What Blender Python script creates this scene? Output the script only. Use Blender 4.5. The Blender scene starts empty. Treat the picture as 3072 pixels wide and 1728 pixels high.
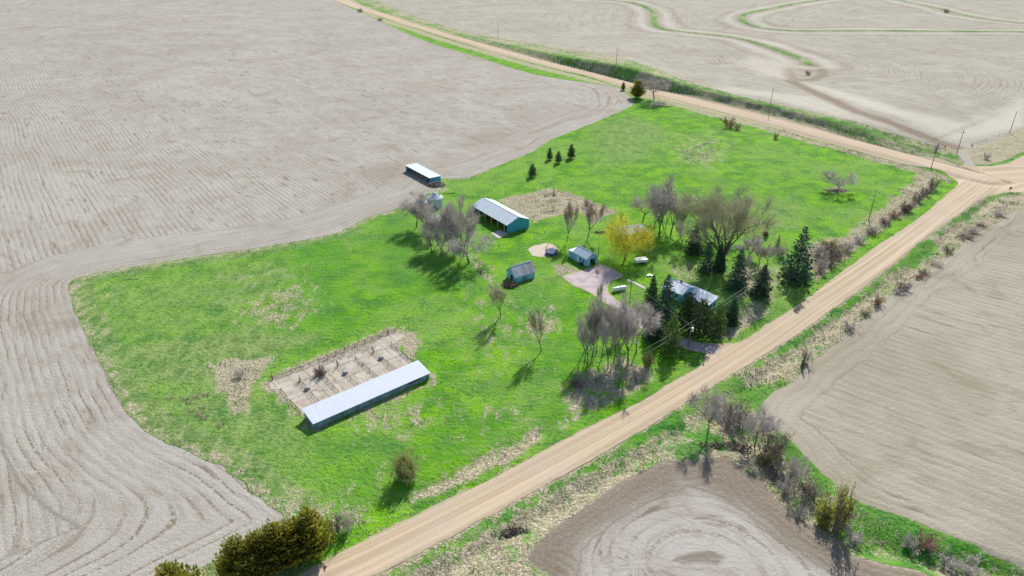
import bpy, math, random
import numpy as np
from mathutils import Vector

# ------------------------------------------------------------------ camera, sky, sun, exposure
SC = bpy.context.scene
CAMH, FPX, PITCH = 110.0, 2046.0, math.radians(28)
cd = bpy.data.cameras.new('camera'); cam = bpy.data.objects.new('camera', cd)
SC.collection.objects.link(cam); SC.camera = cam
cam.location = (0, 0, CAMH); cam.rotation_euler = (math.radians(90) - PITCH, 0, 0)
cd.sensor_width = 36; cd.lens = 36 * FPX / 3072; cd.clip_start = 1; cd.clip_end = 8000
SUN_EL, SUN_AZ = math.radians(38), math.radians(19)      # sun stands beyond the farm, a little to the right
W = bpy.data.worlds.new('World'); SC.world = W; W.use_nodes = True
nt = W.node_tree; bg = nt.nodes['Background']
sky = nt.nodes.new('ShaderNodeTexSky'); sky.sky_type = 'NISHITA'; sky.sun_disc = False
sky.sun_elevation = SUN_EL; sky.sun_rotation = SUN_AZ; sky.altitude = 400
nt.links.new(sky.outputs[0], bg.inputs[0]); bg.inputs[1].default_value = 0.125
sl = bpy.data.lights.new('sun', 'SUN'); sl.energy = 4.8; sl.angle = math.radians(0.5); sl.color = (1.0, 0.965, 0.915)
so = bpy.data.objects.new('sun', sl); SC.collection.objects.link(so); so.location = (60, 300, 200)
sd_ = Vector((math.sin(SUN_AZ) * math.cos(SUN_EL), math.cos(SUN_AZ) * math.cos(SUN_EL), math.sin(SUN_EL)))
so.rotation_euler = sd_.to_track_quat('Z', 'Y').to_euler()
SC.view_settings.view_transform = 'Standard'; SC.view_settings.look = 'None'
SC.view_settings.exposure = 0.33; SC.view_settings.gamma = 1.0
SC.render.engine = 'CYCLES'

# ------------------------------------------------------------------ helpers
COL = SC.collection
rng = np.random.default_rng(7); random.seed(7)

def flat(px, py, z=0.0):
    u = (px - 1536) / FPX; v = (864 - py) / FPX
    d = (u, math.cos(PITCH) + v * math.sin(PITCH), -math.sin(PITCH) + v * math.cos(PITCH))
    t = (CAMH - z) / -d[2]
    return (d[0] * t, d[1] * t)
def flats(pts): return np.array([flat(*p) for p in pts])
def Z(x0, y0, s): return lambda *a: [(x0 + a[i] / s, y0 + a[i + 1] / s) for i in range(0, len(a), 2)]
A2 = Z(1000, 0, 2.5156); A3 = Z(2048, 0, 2.5156); A4 = Z(0, 576, 2.5156)
B1 = Z(0, 1152, 2.5156); B2 = Z(1024, 1152, 2.5156); B3 = Z(2048, 1152, 2.5156)
r5 = Z(1100, 440, 4.2617); r6 = Z(1600, 560, 4.2617); r7 = Z(1400, 760, 6.0375); h3 = Z(780, 960, 4.2617)
r8 = Z(2000, 560, 4.2617); r1 = Z(1600, 800, 3.623); z1 = Z(2560, 360, 5.0313); z2 = Z(2300, 560, 3.3368)
z3 = Z(2000, 900, 4.6); z4 = Z(1150, 560, 4.83); z5 = Z(1860, 820, 6.0375); z6 = Z(1640, 900, 4.83); z7 = Z(1780, 200, 4.2617)

_perm = rng.random((4, 256, 256))
def vnoise(x, y, k=0):
    xi = np.floor(x).astype(np.int64); yi = np.floor(y).astype(np.int64)
    fx = x - xi; fy = y - yi; fx = fx * fx * (3 - 2 * fx); fy = fy * fy * (3 - 2 * fy)
    P = _perm[k]
    a = P[xi & 255, yi & 255]; b = P[(xi + 1) & 255, yi & 255]; c = P[xi & 255, (yi + 1) & 255]; d = P[(xi + 1) & 255, (yi + 1) & 255]
    return (a * (1 - fx) + b * fx) * (1 - fy) + (c * (1 - fx) + d * fx) * fy - 0.5
def fbm(x, y, s, k=0, o=4):
    r = 0; a = 1; x = x / s; y = y / s
    for i in range(o):
        r = r + a * vnoise(x + 37.3 * i, y + 11.7 * i, k); a *= .5; x = x * 2; y = y * 2
    return r
def sstep(a, b, x):
    t = np.clip((x - a) / (b - a), 0, 1); return t * t * (3 - 2 * t)
def dline(X, Y, P, arc=False):
    """distance to polyline (and arc length, signed side)"""
    D = np.full(X.shape, 1e9); S = np.zeros(X.shape); Sg = np.ones(X.shape); acc = 0
    for (ax, ay), (bx, by) in zip(P[:-1], P[1:]):
        dx, dy = bx - ax, by - ay; L2 = dx * dx + dy * dy + 1e-12
        t = np.clip(((X - ax) * dx + (Y - ay) * dy) / L2, 0, 1)
        ex = X - ax - t * dx; ey = Y - ay - t * dy; d = np.hypot(ex, ey)
        m = d < D; D = np.where(m, d, D)
        if arc:
            S = np.where(m, acc + t * math.sqrt(L2), S); Sg = np.where(m, np.sign(dx * ey - dy * ex), Sg)
        acc += math.sqrt(L2)
    return (D, S, Sg) if arc else D
def sdpoly(X, Y, P):
    """signed distance, positive inside"""
    P = np.asarray(P); Q = np.vstack([P, P[:1]])
    ins = np.zeros(X.shape, bool)
    for (ax, ay), (bx, by) in zip(Q[:-1], Q[1:]):
        c = ((ay > Y) != (by > Y))
        xx = ax + (Y - ay) * (bx - ax) / (by - ay + 1e-12)
        ins ^= c & (X < xx)
    D = dline(X, Y, Q)
    return np.where(ins, D, -D)
def smooth(P, n=2):
    P = np.asarray(P, float)
    for _ in range(n):
        Q = [P[0]]
        for a, b in zip(P[:-1], P[1:]): Q += [a * .75 + b * .25, a * .25 + b * .75]
        Q.append(P[-1]); P = np.array(Q)
    return P

# ------------------------------------------------------------------ outlines read off the place (all turned into metres on the ground)
up_lo = [(960, -20)] + A2(60, 20, 300, 110, 500, 180, 850, 280, 1200, 385, 1500, 460, 1900, 560, 2150, 640, 2350, 700) + A3(0, 778, 430, 878, 700, 950, 1000, 1040, 1300, 1110, 1700, 1215, 1870, 1252)
up_hi = [(1010, -20)] + A2(170, 20, 300, 75, 560, 165, 900, 265, 1200, 345, 1500, 420, 1900, 520, 2200, 600, 2400, 660) + A3(0, 710, 400, 800, 700, 870, 1000, 950, 1300, 1030, 1700, 1130, 1950, 1180, 2080, 1225)
ne_cor = [(2898, 489), (2928, 492), (2977, 492), (3027, 483), (3072, 461), (3250, 385), (3500, 280)]
se_cor = [(3500, 580), (3250, 580), (3072, 575), (3037, 574), (3007, 576), (2967, 585), (2928, 604), (2870, 648)]
m_hi_far = z3(590, 590, 700, 600, 960, 600, 1130, 530, 1340, 370, 1600, 200, 1900, 10) + [(2493, 840), (2585, 772), (2645, 728), (2720, 680), (2779, 638), (2846, 577), (2870, 556), (2874, 545), (2868, 533), (2850, 518), (2830, 507), (2800, 498)]
m_hi_near = [(300, 2040), (500, 1932), (890, 1728), (1024, 1657), (1278, 1530), (1493, 1426), (1751, 1287), (1934, 1200), (2008, 1152)] + z3(300, 1000, 500, 890, 555, 830, 540, 770)
m_lo = z2(1850, 320, 1600, 500, 1300, 750, 1050, 940, 700, 1200, 350, 1449) + z3(1400, 720, 1100, 910, 600, 1210, 220, 1449) + [(1859, 1331), (1740, 1398), (1596, 1478), (1286, 1645), (1119, 1728), (760, 1915), (500, 2050)]
ROAD = flats(m_hi_near + m_hi_far + up_lo[::-1][1:] + up_hi + ne_cor + se_cor + m_lo)
DRIVE = flats([(1686, 830), (1732, 815), (1771, 803), (1800, 793), (1835, 804), (1872, 826), (1860, 836), (1835, 845), (1820, 862), (1829, 882), (1862, 908), (1904, 930), (1950, 962), (2042, 1010), (2100, 1026), (2128, 1026), (2165, 1034), (2160, 1068), (2125, 1062), (2112, 1060), (2085, 1050), (2014, 1035), (1931, 992), (1876, 949), (1835, 921), (1793, 896), (1766, 877), (1716, 856)])
west_edge = [(960, -20)] + A2(50, 20, 200, 90, 400, 190, 600, 270, 800, 340, 1000, 400, 1250, 470, 1500, 550, 1700, 590, 2000, 635, 2150, 660, 2230, 720, 2275, 750, 2250, 800, 2150, 850, 2000, 910, 1830, 980, 1640, 1050, 1500, 1150) + r5(1750, 215, 1500, 320, 1330, 392, 1150, 410, 960, 400, 950, 560, 800, 600, 650, 700, 430, 780, 300, 830, 0, 910) + [(1020, 695), (950, 713), (763, 745), (477, 787), (300, 818), (262, 826), (225, 838), (207, 854)] + A4(540, 850, 600, 980, 680, 1150, 780, 1330, 830, 1449) + B1(880, 80, 950, 210, 1050, 320, 1200, 420, 1400, 510, 1600, 590, 1750, 690, 1870, 800, 2000, 880, 2130, 990) + [(855, 1560), (800, 1600), (690, 1660), (600, 1705), (500, 1755), (400, 1810), (200, 1900), (0, 2000)]
YARD = flats(west_edge + [(300, 2040)] + m_hi_near[1:] + [(2121, 1060), (2128, 1030)] + m_hi_far + up_lo[::-1][1:])
ne_edge = [(1060, -20)] + A2(350, 8, 460, 60, 600, 120, 850, 205, 1150, 280, 1500, 338, 1800, 400, 2150, 480, 2400, 560) + A3(0, 650, 400, 760, 700, 830, 1000, 890, 1300, 960, 1700, 1050, 1960, 1100, 2080, 1130)
BANK = flats(up_hi + [(2893, 487)] + z1(1640, 560, 1560, 480) + ne_edge[::-1])
NEVERGE = flats([(2905, 440), (2925, 435), (2965, 425), (3010, 405), (3072, 378), (3250, 315), (3500, 215)] + ne_cor[::-1][:-1] + [(2925, 486), (2915, 465)])
se_edge = [(3500, 628), (3250, 628), (3072, 623)] + z2(2450, 250, 2350, 330, 2200, 400, 2000, 520, 1850, 700, 1600, 850, 1350, 1000, 1200, 1130, 1000, 1330) + z3(2576, 470, 2300, 620, 2080, 800, 1900, 900, 1780, 1060, 1570, 1200, 1450, 1300) + B3(640, 120, 600, 190, 620, 270, 760, 370, 880, 500, 960, 600, 1080, 700, 1220, 810, 1350, 900, 1550, 980, 1900, 1100, 2200, 1220, 2400, 1300, 2576, 1380) + [(3250, 1780), (3500, 1900)]
s_edge = [(3300, 1990), (3000, 1820)] + B3(1900, 1449, 1700, 1390, 1500, 1340, 1300, 1280, 1180, 1190, 1000, 1070, 850, 950, 700, 850, 560, 700, 450, 620, 330, 540, 200, 560, 0, 590) + B2(2400, 600, 2100, 740, 1850, 920, 1650, 1060, 1450, 1220, 1400, 1330, 1500, 1400, 1640, 1480) + [(1650, 1850), (1500, 2050)]
SEVERGE = flats(se_cor + m_lo + [(500, 2100)] + s_edge[::-1] + se_edge[::-1])
SFIELD = flats(s_edge + [(1500, 2300), (3300, 2300)])
SCORE = flats(B2(2576, 780, 2300, 900, 2000, 1080, 1800, 1250, 1830, 1449) + [(1800, 1900), (2900, 1900)] + B3(1150, 1449, 900, 1280, 700, 1150, 550, 1020, 400, 920, 250, 830, 0, 760))
LOT = flats(h3(110, 800, 165, 755, 1740, 140, 1870, 215, 1700, 310, 1960, 570, 2010, 640, 640, 1240, 520, 1180, 250, 890, 150, 895))
SAND = flats([(1583, 750), (1600, 738), (1635, 730), (1660, 733), (1675, 745), (1672, 768), (1630, 773), (1600, 768)])
APRON = flats(r5(1590, 1110, 1700, 1060, 1812, 1112, 1690, 1180))
WALK = flats(r6(1185, 1190, 1215, 1180, 1440, 1290, 1430, 1315, 1200, 1205))
TERR = [smooth(flats(A2(1900, 0, 2200, 15, 2350, 50, 2430, 100, 2410, 170, 2470, 220) + A3(0, 245, 400, 290, 600, 350, 750, 410, 900, 460, 950, 505))),
        smooth(flats([(2600, -25), (2560, -14)] + A3(1100, 0, 850, 30, 650, 75, 470, 110, 425, 145, 480, 180, 600, 210, 900, 230, 1300, 235, 1700, 240, 2576, 250) + [(3300, 103)])),
        smooth(flats([(2600, -20)] + A3(1600, 0, 1900, 60, 2200, 140, 2576, 185) + [(3300, 90)]))]
CREEK = smooth(flats([(2170, 1262)] + B3(560, 420, 680, 620, 760, 760, 900, 900, 1150, 1060, 1400, 1230, 1750, 1250, 2000, 1340, 2400, 1420) + [(3200, 1790)]))
# low soil field boundary between the north-east field and the east field is the road itself
UPC = smooth(flats([(990, -18), (1080, 12), (1119, 37), (1211, 69), (1348, 108), (1477, 145), (1596, 175), (1755, 215), (1865, 246), (1944, 270), (2048, 296), (2219, 336), (2326, 362), (2445, 395), (2565, 425), (2724, 466), (2850, 502), (2960, 530)]), 1)
MAINC = smooth(flats([(400, 1985), (1004, 1728), (1400, 1532), (1800, 1315), (2030, 1182), (2180, 1090), (2300, 1010), (2460, 895), (2600, 805), (2750, 695), (2870, 600), (2960, 530), (3100, 520)]), 1)
BTOE = flats(up_hi)

def terrain(x, y):
    """height of the ground in metres"""
    x = np.asarray(x, float); y = np.asarray(y, float)
    D, S, sg = dline(x, y, BTOE, True)
    side = np.where(sg > 0, 1, 0)
    n = vnoise(x / 9, y / 9, 1) + .5 * vnoise(x / 3.5, y / 3.5, 2)
    amp = np.interp(x, [-400, 0, 50, 85, 105, 135, 190, 270, 330], [5, 6.5, 8, 9.5, 8.5, 4.5, 4.0, 3.2, .3])
    tot = float(np.hypot(*np.diff(BTOE, axis=0).T).sum()); far = sstep(900, 500, y) * sstep(tot - 4, tot - 75, S)
    h = amp * side * sstep(1.0, 7.0 + 2 * n, D + n * 2.2) * far
    dm, s2, sg2 = dline(x, y, MAINC, True)
    h = h - 1.1 * np.exp(-((dm - 10.5) / 2.4) ** 2) * np.where(sg2 < 0, 1, .5) * sstep(235, 215, x)
    du = dline(x, y, UPC)
    h = h - 1.0 * np.exp(-((du - 9) / 2.6) ** 2) * (1 - side)
    for T in TERR: h = h + 1.1 * np.exp(-(dline(x, y, T) / 3.2) ** 2)
    h = h - 1.8 * np.exp(-(dline(x, y, CREEK) / 3.5) ** 2)
    # very gentle swells away from the farmyard
    w = sstep(120, 300, np.hypot(x - 20, y - 200))
    h = h + w * 3.0 * fbm(x, y, 170, 3, 2)
    return h

def ground(px, py):
    """where the line of sight through a point of the outline meets the ground"""
    z = 0.0
    for _ in range(25):
        x, y = flat(px, py, z); z = 0.6 * z + 0.4 * float(terrain(np.array([x]), np.array([y]))[0])
    x, y = flat(px, py, z)
    return x, y, float(terrain(np.array([x]), np.array([y]))[0])
def height_px(base, top):
    """place a standing thing: ground point and height from foot and tip"""
    x, y, z = ground(*base)
    dz0 = z - CAMH
    lo, hi = 0.1, 60
    def py(h):
        dz = dz0 + h
        return 864 - FPX * (y * math.sin(PITCH) + dz * math.cos(PITCH)) / (y * math.cos(PITCH) - dz * math.sin(PITCH))
    for _ in range(40):
        m = (lo + hi) / 2
        if py(m) > top[1]: lo = m
        else: hi = m
    return x, y, z, (lo + hi) / 2
def mpp(x, y, z): return math.sqrt(x * x + y * y + (z - CAMH) ** 2) / FPX     # metres per photo pixel there

# ---- object helpers
def tag(o, label=None, cat=None, group=None, kind=None):
    if label: o['label'] = label
    if cat: o['category'] = cat
    if group: o['group'] = group
    if kind: o['kind'] = kind
    return o
def empty(name, loc, rz=0):
    o = bpy.data.objects.new(name, None); COL.objects.link(o); o.location = loc; o.rotation_euler = (0, 0, rz)
    o.empty_display_size = .5
    return o
def mesh_obj(name, V, F, mat, parent=None, smooth_=False):
    me = bpy.data.meshes.new(name); me.from_pydata([tuple(map(float, v)) for v in V], [], F); me.update()
    if mat: me.materials.append(mat)
    if smooth_: me.polygons.foreach_set('use_smooth', [True] * len(me.polygons))
    o = bpy.data.objects.new(name, me); COL.objects.link(o)
    if parent: o.parent = parent
    return o
class MB:
    def __init__(s): s.V = []; s.F = []
    def quad(s, *p):
        n = len(s.V); s.V += [tuple(q) for q in p]; s.F.append(tuple(range(n, n + len(p)))); return s
    def box(s, x0, x1, y0, y1, z0, z1):
        n = len(s.V); s.V += [(x, y, z) for z in (z0, z1) for x, y in ((x0, y0), (x1, y0), (x1, y1), (x0, y1))]
        s.F += [tuple(n + i for i in f) for f in ((3, 2, 1, 0), (4, 5, 6, 7), (0, 1, 5, 4), (1, 2, 6, 5), (2, 3, 7, 6), (3, 0, 4, 7))]; return s
    def slab(s, P, t):
        """quad P (4 points, counter-clockwise from above) thickened downward"""
        n = len(s.V); P = [tuple(p) for p in P]; s.V += [(x, y, z - t) for x, y, z in P] + P; k = len(P)
        s.F.append(tuple(n + k - 1 - i for i in range(k))); s.F.append(tuple(n + k + i for i in range(k)))
        for i in range(k): j = (i + 1) % k; s.F.append((n + i, n + j, n + k + j, n + k + i))
        return s
    def tube(s, p0, p1, r0, r1, k=6, cap=True):
        p0 = Vector(p0); p1 = Vector(p1); d = (p1 - p0)
        if d.length < 1e-6: return s
        d.normalize(); a = d.orthogonal().normalized(); b = d.cross(a); n = len(s.V)
        for p, r in ((p0, r0), (p1, r1)):
            for i in range(k):
                t = 2 * math.pi * i / k; s.V.append(tuple(p + (a * math.cos(t) + b * math.sin(t)) * r))
        for i in range(k): j = (i + 1) % k; s.F.append((n + i, n + j, n + k + j, n + k + i))
        if cap: s.F.append(tuple(n + k + i for i in range(k))); s.F.append(tuple(n + k - 1 - i for i in range(k)))
        return s
    def lathe(s, prof, k=24, c=(0, 0)):
        n = len(s.V)
        for r, z in prof:
            for i in range(k): t = 2 * math.pi * i / k; s.V.append((c[0] + r * math.cos(t), c[1] + r * math.sin(t), z))
        for a in range(len(prof) - 1):
            for i in range(k): j = (i + 1) % k; s.F.append((n + a * k + i, n + a * k + j, n + (a + 1) * k + j, n + (a + 1) * k + i))
        return s
    def build(s, name, mat, parent=None, smooth_=False): return mesh_obj(name, s.V, s.F, mat, parent, smooth_)
def copy_thing(o, loc, rz, scale, label, group=None):
    c = o.copy(); COL.objects.link(c); c.location = loc; c.rotation_euler = (0, 0, rz); c.scale = scale
    c['label'] = label
    if group: c['group'] = group
    for ch in o.children:
        d = ch.copy(); COL.objects.link(d); d.parent = c
    return c

# ------------------------------------------------------------------ materials
class M:
    def __init__(s, name, rough=.9, spec=.2):
        s.m = bpy.data.materials.new(name); s.m.use_nodes = True; s.t = s.m.node_tree; s.b = s.t.nodes['Principled BSDF']
        s.b.inputs['Roughness'].default_value = rough; s.b.inputs['Specular IOR Level'].default_value = spec
        s._pos = None
    def n(s, t, **k):
        o = s.t.nodes.new(t)
        for a, v in k.items(): setattr(o, a, v)
        return o
    def L(s, a, b): s.t.links.new(a, b)
    def put(s, sock, v):
        if isinstance(v, (int, float)): sock.default_value = v
        elif isinstance(v, tuple): sock.default_value = (*v, 1) if len(v) == 3 and len(sock.default_value) == 4 else v
        else: s.L(v, sock)
    def pos(s):
        if s._pos is None: s._pos = s.n('ShaderNodeNewGeometry').outputs['Position']
        return s._pos
    def objc(s): return s.n('ShaderNodeTexCoord').outputs['Object']
    def attr(s, a): return s.n('ShaderNodeAttribute', attribute_name=a).outputs['Fac']
    def noise(s, scale, detail=3, vec=None, rough=.55, dist=0):
        o = s.n('ShaderNodeTexNoise'); o.inputs['Scale'].default_value = scale; o.inputs['Detail'].default_value = detail
        o.inputs['Roughness'].default_value = rough; o.inputs['Distortion'].default_value = dist
        s.L(vec if vec is not None else s.pos(), o.inputs['Vector']); return o.outputs['Fac']
    def vscale(s, v, sc):
        o = s.n('ShaderNodeVectorMath', operation='MULTIPLY'); s.L(v, o.inputs[0]); o.inputs[1].default_value = sc; return o.outputs[0]
    def xyz(s, x, y, z=0.0):
        o = s.n('ShaderNodeCombineXYZ'); s.put(o.inputs[0], x); s.put(o.inputs[1], y); s.put(o.inputs[2], z); return o.outputs[0]
    def ma(s, op, a, b=0.0, c=0.0, clamp=False):
        o = s.n('ShaderNodeMath', operation=op); o.use_clamp = clamp
        s.put(o.inputs[0], a); s.put(o.inputs[1], b)
        if op in ('MULTIPLY_ADD',): s.put(o.inputs[2], c)
        return o.outputs[0]
    def ramp(s, v, a, b, lo=0.0, hi=1.0):
        o = s.n('ShaderNodeMapRange', interpolation_type='SMOOTHSTEP'); s.put(o.inputs[0], v)
        o.inputs[1].default_value = a; o.inputs[2].default_value = b; o.inputs[3].default_value = lo; o.inputs[4].default_value = hi
        return o.outputs[0]
    def mix(s, f, a, b, mode='MIX'):
        o = s.n('ShaderNodeMix', data_type='RGBA', blend_type=mode); s.put(o.inputs[0], f); s.put(o.inputs[6], a); s.put(o.inputs[7], b); return o.outputs[2]
    def color(s, c): s.put(s.b.inputs['Base Color'], c); return s
    def bump(s, h, strength=.5, dist=.3):
        o = s.n('ShaderNodeBump'); o.inputs['Strength'].default_value = strength; o.inputs['Distance'].default_value = dist
        s.L(h, o.inputs['Height']); s.L(o.outputs[0], s.b.inputs['Normal']); return s

def plain(name, c, rough=.8, var=.25, scale=1.5, spec=.2, metal=0):
    m = M(name, rough, spec); n = m.noise(scale, 4, m.objc()); k = m.ramp(n, .3, .7)
    m.color(m.mix(k, tuple(v * (1 - var) for v in c), tuple(min(1, v * (1 + var)) for v in c)))
    m.b.inputs['Metallic'].default_value = metal
    return m.m

def grass_mat(name, dryness, bright=(.19, .43, .006), deep=(.075, .25, .012)):
    m = M(name, .95, .08)
    n1 = m.noise(.022, 4, dist=.6); n2 = m.noise(.13, 5); n3 = m.noise(.9, 4); n4 = m.noise(3.2, 3)
    nb = m.noise(.35, 5, m.vscale(m.pos(), (1.0, .5, 1)))
    g = m.mix(m.ramp(n2, .35, .65), deep, bright)
    g = m.mix(m.ma('MULTIPLY', m.ramp(n1, .44, .62), .6), g, (.215, .36, .065))
    g = m.mix(m.ramp(m.attr('dull'), 0, 1, 0, .9), g, m.mix(m.ramp(nb, .35, .6), (.13, .20, .065), (.27, .34, .125)))
    g = m.mix(m.ma('MULTIPLY', m.attr('lush'), .75), g, m.mix(m.ramp(n3, .35, .65), (.04, .18, .03), (.12, .36, .012)))
    g = m.mix(m.ramp(n3, .45, .68, 0, .55), g, (.035, .13, .02))
    g = m.mix(m.ramp(m.noise(.5, 5), .52, .70, 0, .6), g, (.17, .27, .08))
    g = m.mix(m.ramp(n4, .52, .75, 0, .35), g, (.22, .44, .03))
    straw = m.mix(m.ramp(m.noise(1.6, 5), .35, .68), (.27, .225, .14), (.55, .49, .34))
    straw = m.mix(m.ramp(m.noise(.6, 4), .62, .75, 0, .7), straw, (.14, .10, .065))
    g = m.mix(m.ramp(m.noise(.055, 5, dist=.8), .54, .70, 0, .40), g, (.25, .355, .10))
    g = m.mix(m.ma('MULTIPLY', m.ramp(m.noise(.09, 4), .50, .64), m.ramp(n3, .4, .6, .2, .8)), g, (.055, .175, .035))
    ms = m.noise(1, 3, m.vscale(m.pos(), (.10, .9, 1)), .6)
    g = m.mix(m.ramp(ms, .45, .7, 0, .35), g, (.23, .33, .09))
    v = m.ma('ADD', m.attr('dry'), dryness)
    v = m.ma('ADD', v, m.ma('MULTIPLY', m.ma('SUBTRACT', m.noise(8, 2), .5), .8))
    v = m.ma('ADD', v, m.ma('MULTIPLY', m.ma('SUBTRACT', n3, .5), 1.1))
    v = m.ma('ADD', v, m.ma('MULTIPLY', m.ma('SUBTRACT', nb, .5), 1.5))
    v = m.ma('ADD', v, m.ma('MULTIPLY', m.ma('SUBTRACT', n4, .5), .7))
    v = m.ma('ADD', v, m.ma('MULTIPLY', m.ma('SUBTRACT', n1, .5), .5))
    c = m.mix(m.ramp(v, .38, .72), g, straw)
    m.color(c)
    h = m.ma('ADD', m.ma('MULTIPLY', n3, 1.0), m.ma('MULTIPLY', n4, .6))
    m.bump(h, 1.0, .6)
    return m.m

def field_mat(name, light=(.47, .43, .375), dark=(.30, .25, .19), soilc=(.20, .155, .105), row_w=.55, spacing=2.4, speck=1.0, grey=0):
    m = M(name, .95, .05)
    row = m.attr('row'); n1 = m.noise(.018, 4, dist=1); n2 = m.noise(.12, 5); n3 = m.noise(1.1, 5); n4 = m.noise(4.5, 3)
    c = m.mix(m.ramp(m.ma('ADD', m.ma('MULTIPLY', n1, .6), m.ma('MULTIPLY', n2, .4)), .40, .60), light, tuple(a * .6 + b * .4 for a, b in zip(light, dark)))
    # residue streaks lie along the rows
    al = m.attr('along')
    st = m.noise(1, 4, m.xyz(m.ma('MULTIPLY', row, .9), m.ma('MULTIPLY', al, .10)), .65)
    c = m.mix(m.ramp(st, .50, .72, 0, .65), c, dark)
    ph = m.ma('ADD', m.ma('MULTIPLY', row, 2 * math.pi / spacing), m.ma('MULTIPLY', m.noise(.12, 2), 2.5))
    w = m.ma('SINE', ph)
    msk = m.ramp(m.noise(1, 3, m.xyz(m.ma('MULTIPLY', row, .12), m.ma('MULTIPLY', al, .03), 7.0)), .42, .60)
    brk = m.ramp(n3, .36, .56)
    k = m.ma('MULTIPLY', m.ma('MULTIPLY', m.ramp(w, .55, .98), msk), m.ma('MULTIPLY', brk, row_w))
    c = m.mix(k, c, soilc)
    c = m.mix(m.ramp(m.noise(.045, 5, dist=1.5), .55, .70, 0, .6), c, dark)
    c = m.mix(m.ramp(m.noise(.30, 5, m.xyz(m.ma('MULTIPLY', row, 1.6), m.ma('MULTIPLY', al, .25), 2.0)), .58, .72, 0, .75), c, soilc)
    c = m.mix(m.ma('MULTIPLY', m.attr('soil'), .9), c, m.mix(m.ramp(n3, .3, .7), soilc, tuple(v * 1.35 for v in soilc)))
    c = m.mix(m.ma('MULTIPLY', m.attr('straw'), .6), c, (.60, .55, .44))
    c = m.mix(m.ramp(n4, .60, .74, 0, .60 * speck), c, (.78, .73, .62))
    c = m.mix(m.ramp(n4, .40, .28, 0, .55 * speck), c, tuple(v * .9 for v in soilc))
    c = m.mix(m.ramp(n3, .62, .8, 0, .35 * speck), c, (.66, .61, .52))
    m.color(c)
    h = m.ma('ADD', m.ma('MULTIPLY', w, -.12), m.ma('ADD', m.ma('MULTIPLY', n4, .7), n3))
    m.bump(h, .6, .4)
    return m.m

def road_mat():
    m = M('gravel', .95, .08); row = m.attr('row'); al = m.attr('along')
    s1 = m.noise(1, 4, m.xyz(m.ma('MULTIPLY', row, .85), m.ma('MULTIPLY', al, .006)), .6)
    s2 = m.noise(1, 4, m.xyz(m.ma('MULTIPLY', row, 2.6), m.ma('MULTIPLY', al, .03), 3.0), .6)
    c = m.mix(m.ramp(s1, .35, .65), (.38, .285, .18), (.56, .44, .295))
    c = m.mix(m.ramp(s2, .45, .7, 0, .65), c, (.37, .31, .25))
    c = m.mix(m.ramp(m.noise(.05, 3), .45, .7, 0, .3), c, (.52, .43, .35))
    c = m.mix(m.ramp(m.noise(5, 4), .4, .7, 0, .3), c, (.64, .53, .41))
    e = m.attr('edge'); c = m.mix(m.ramp(m.ma('ADD', e, m.ma('MULTIPLY', m.noise(.7, 5), 3.6)), 1.2, 3.0, .8, 0), c, (.36, .31, .20))
    m.color(c); m.bump(m.noise(3, 4), .3, .1); return m.m
def drive_mat():
    m = M('drive_gravel', .95, .08); n = m.noise(.35, 4); n2 = m.noise(4, 4)
    c = m.mix(m.ramp(n, .35, .65), (.37, .29, .29), (.50, .42, .41))
    c = m.mix(m.ramp(n2, .4, .7, 0, .5), c, (.55, .48, .46))
    c = m.mix(m.ramp(m.ma('ADD', m.attr('edge'), m.ma('MULTIPLY', m.noise(.8, 4), 3)), 1.2, 3.2, 1, 0), c, (.42, .36, .22))
    c = m.mix(m.attr('soil'), c, (.12, .09, .13))  # here the soil value holds the painted pole shadow and a dark disc
    m.color(c); m.bump(n2, .3, .1); return m.m
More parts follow.
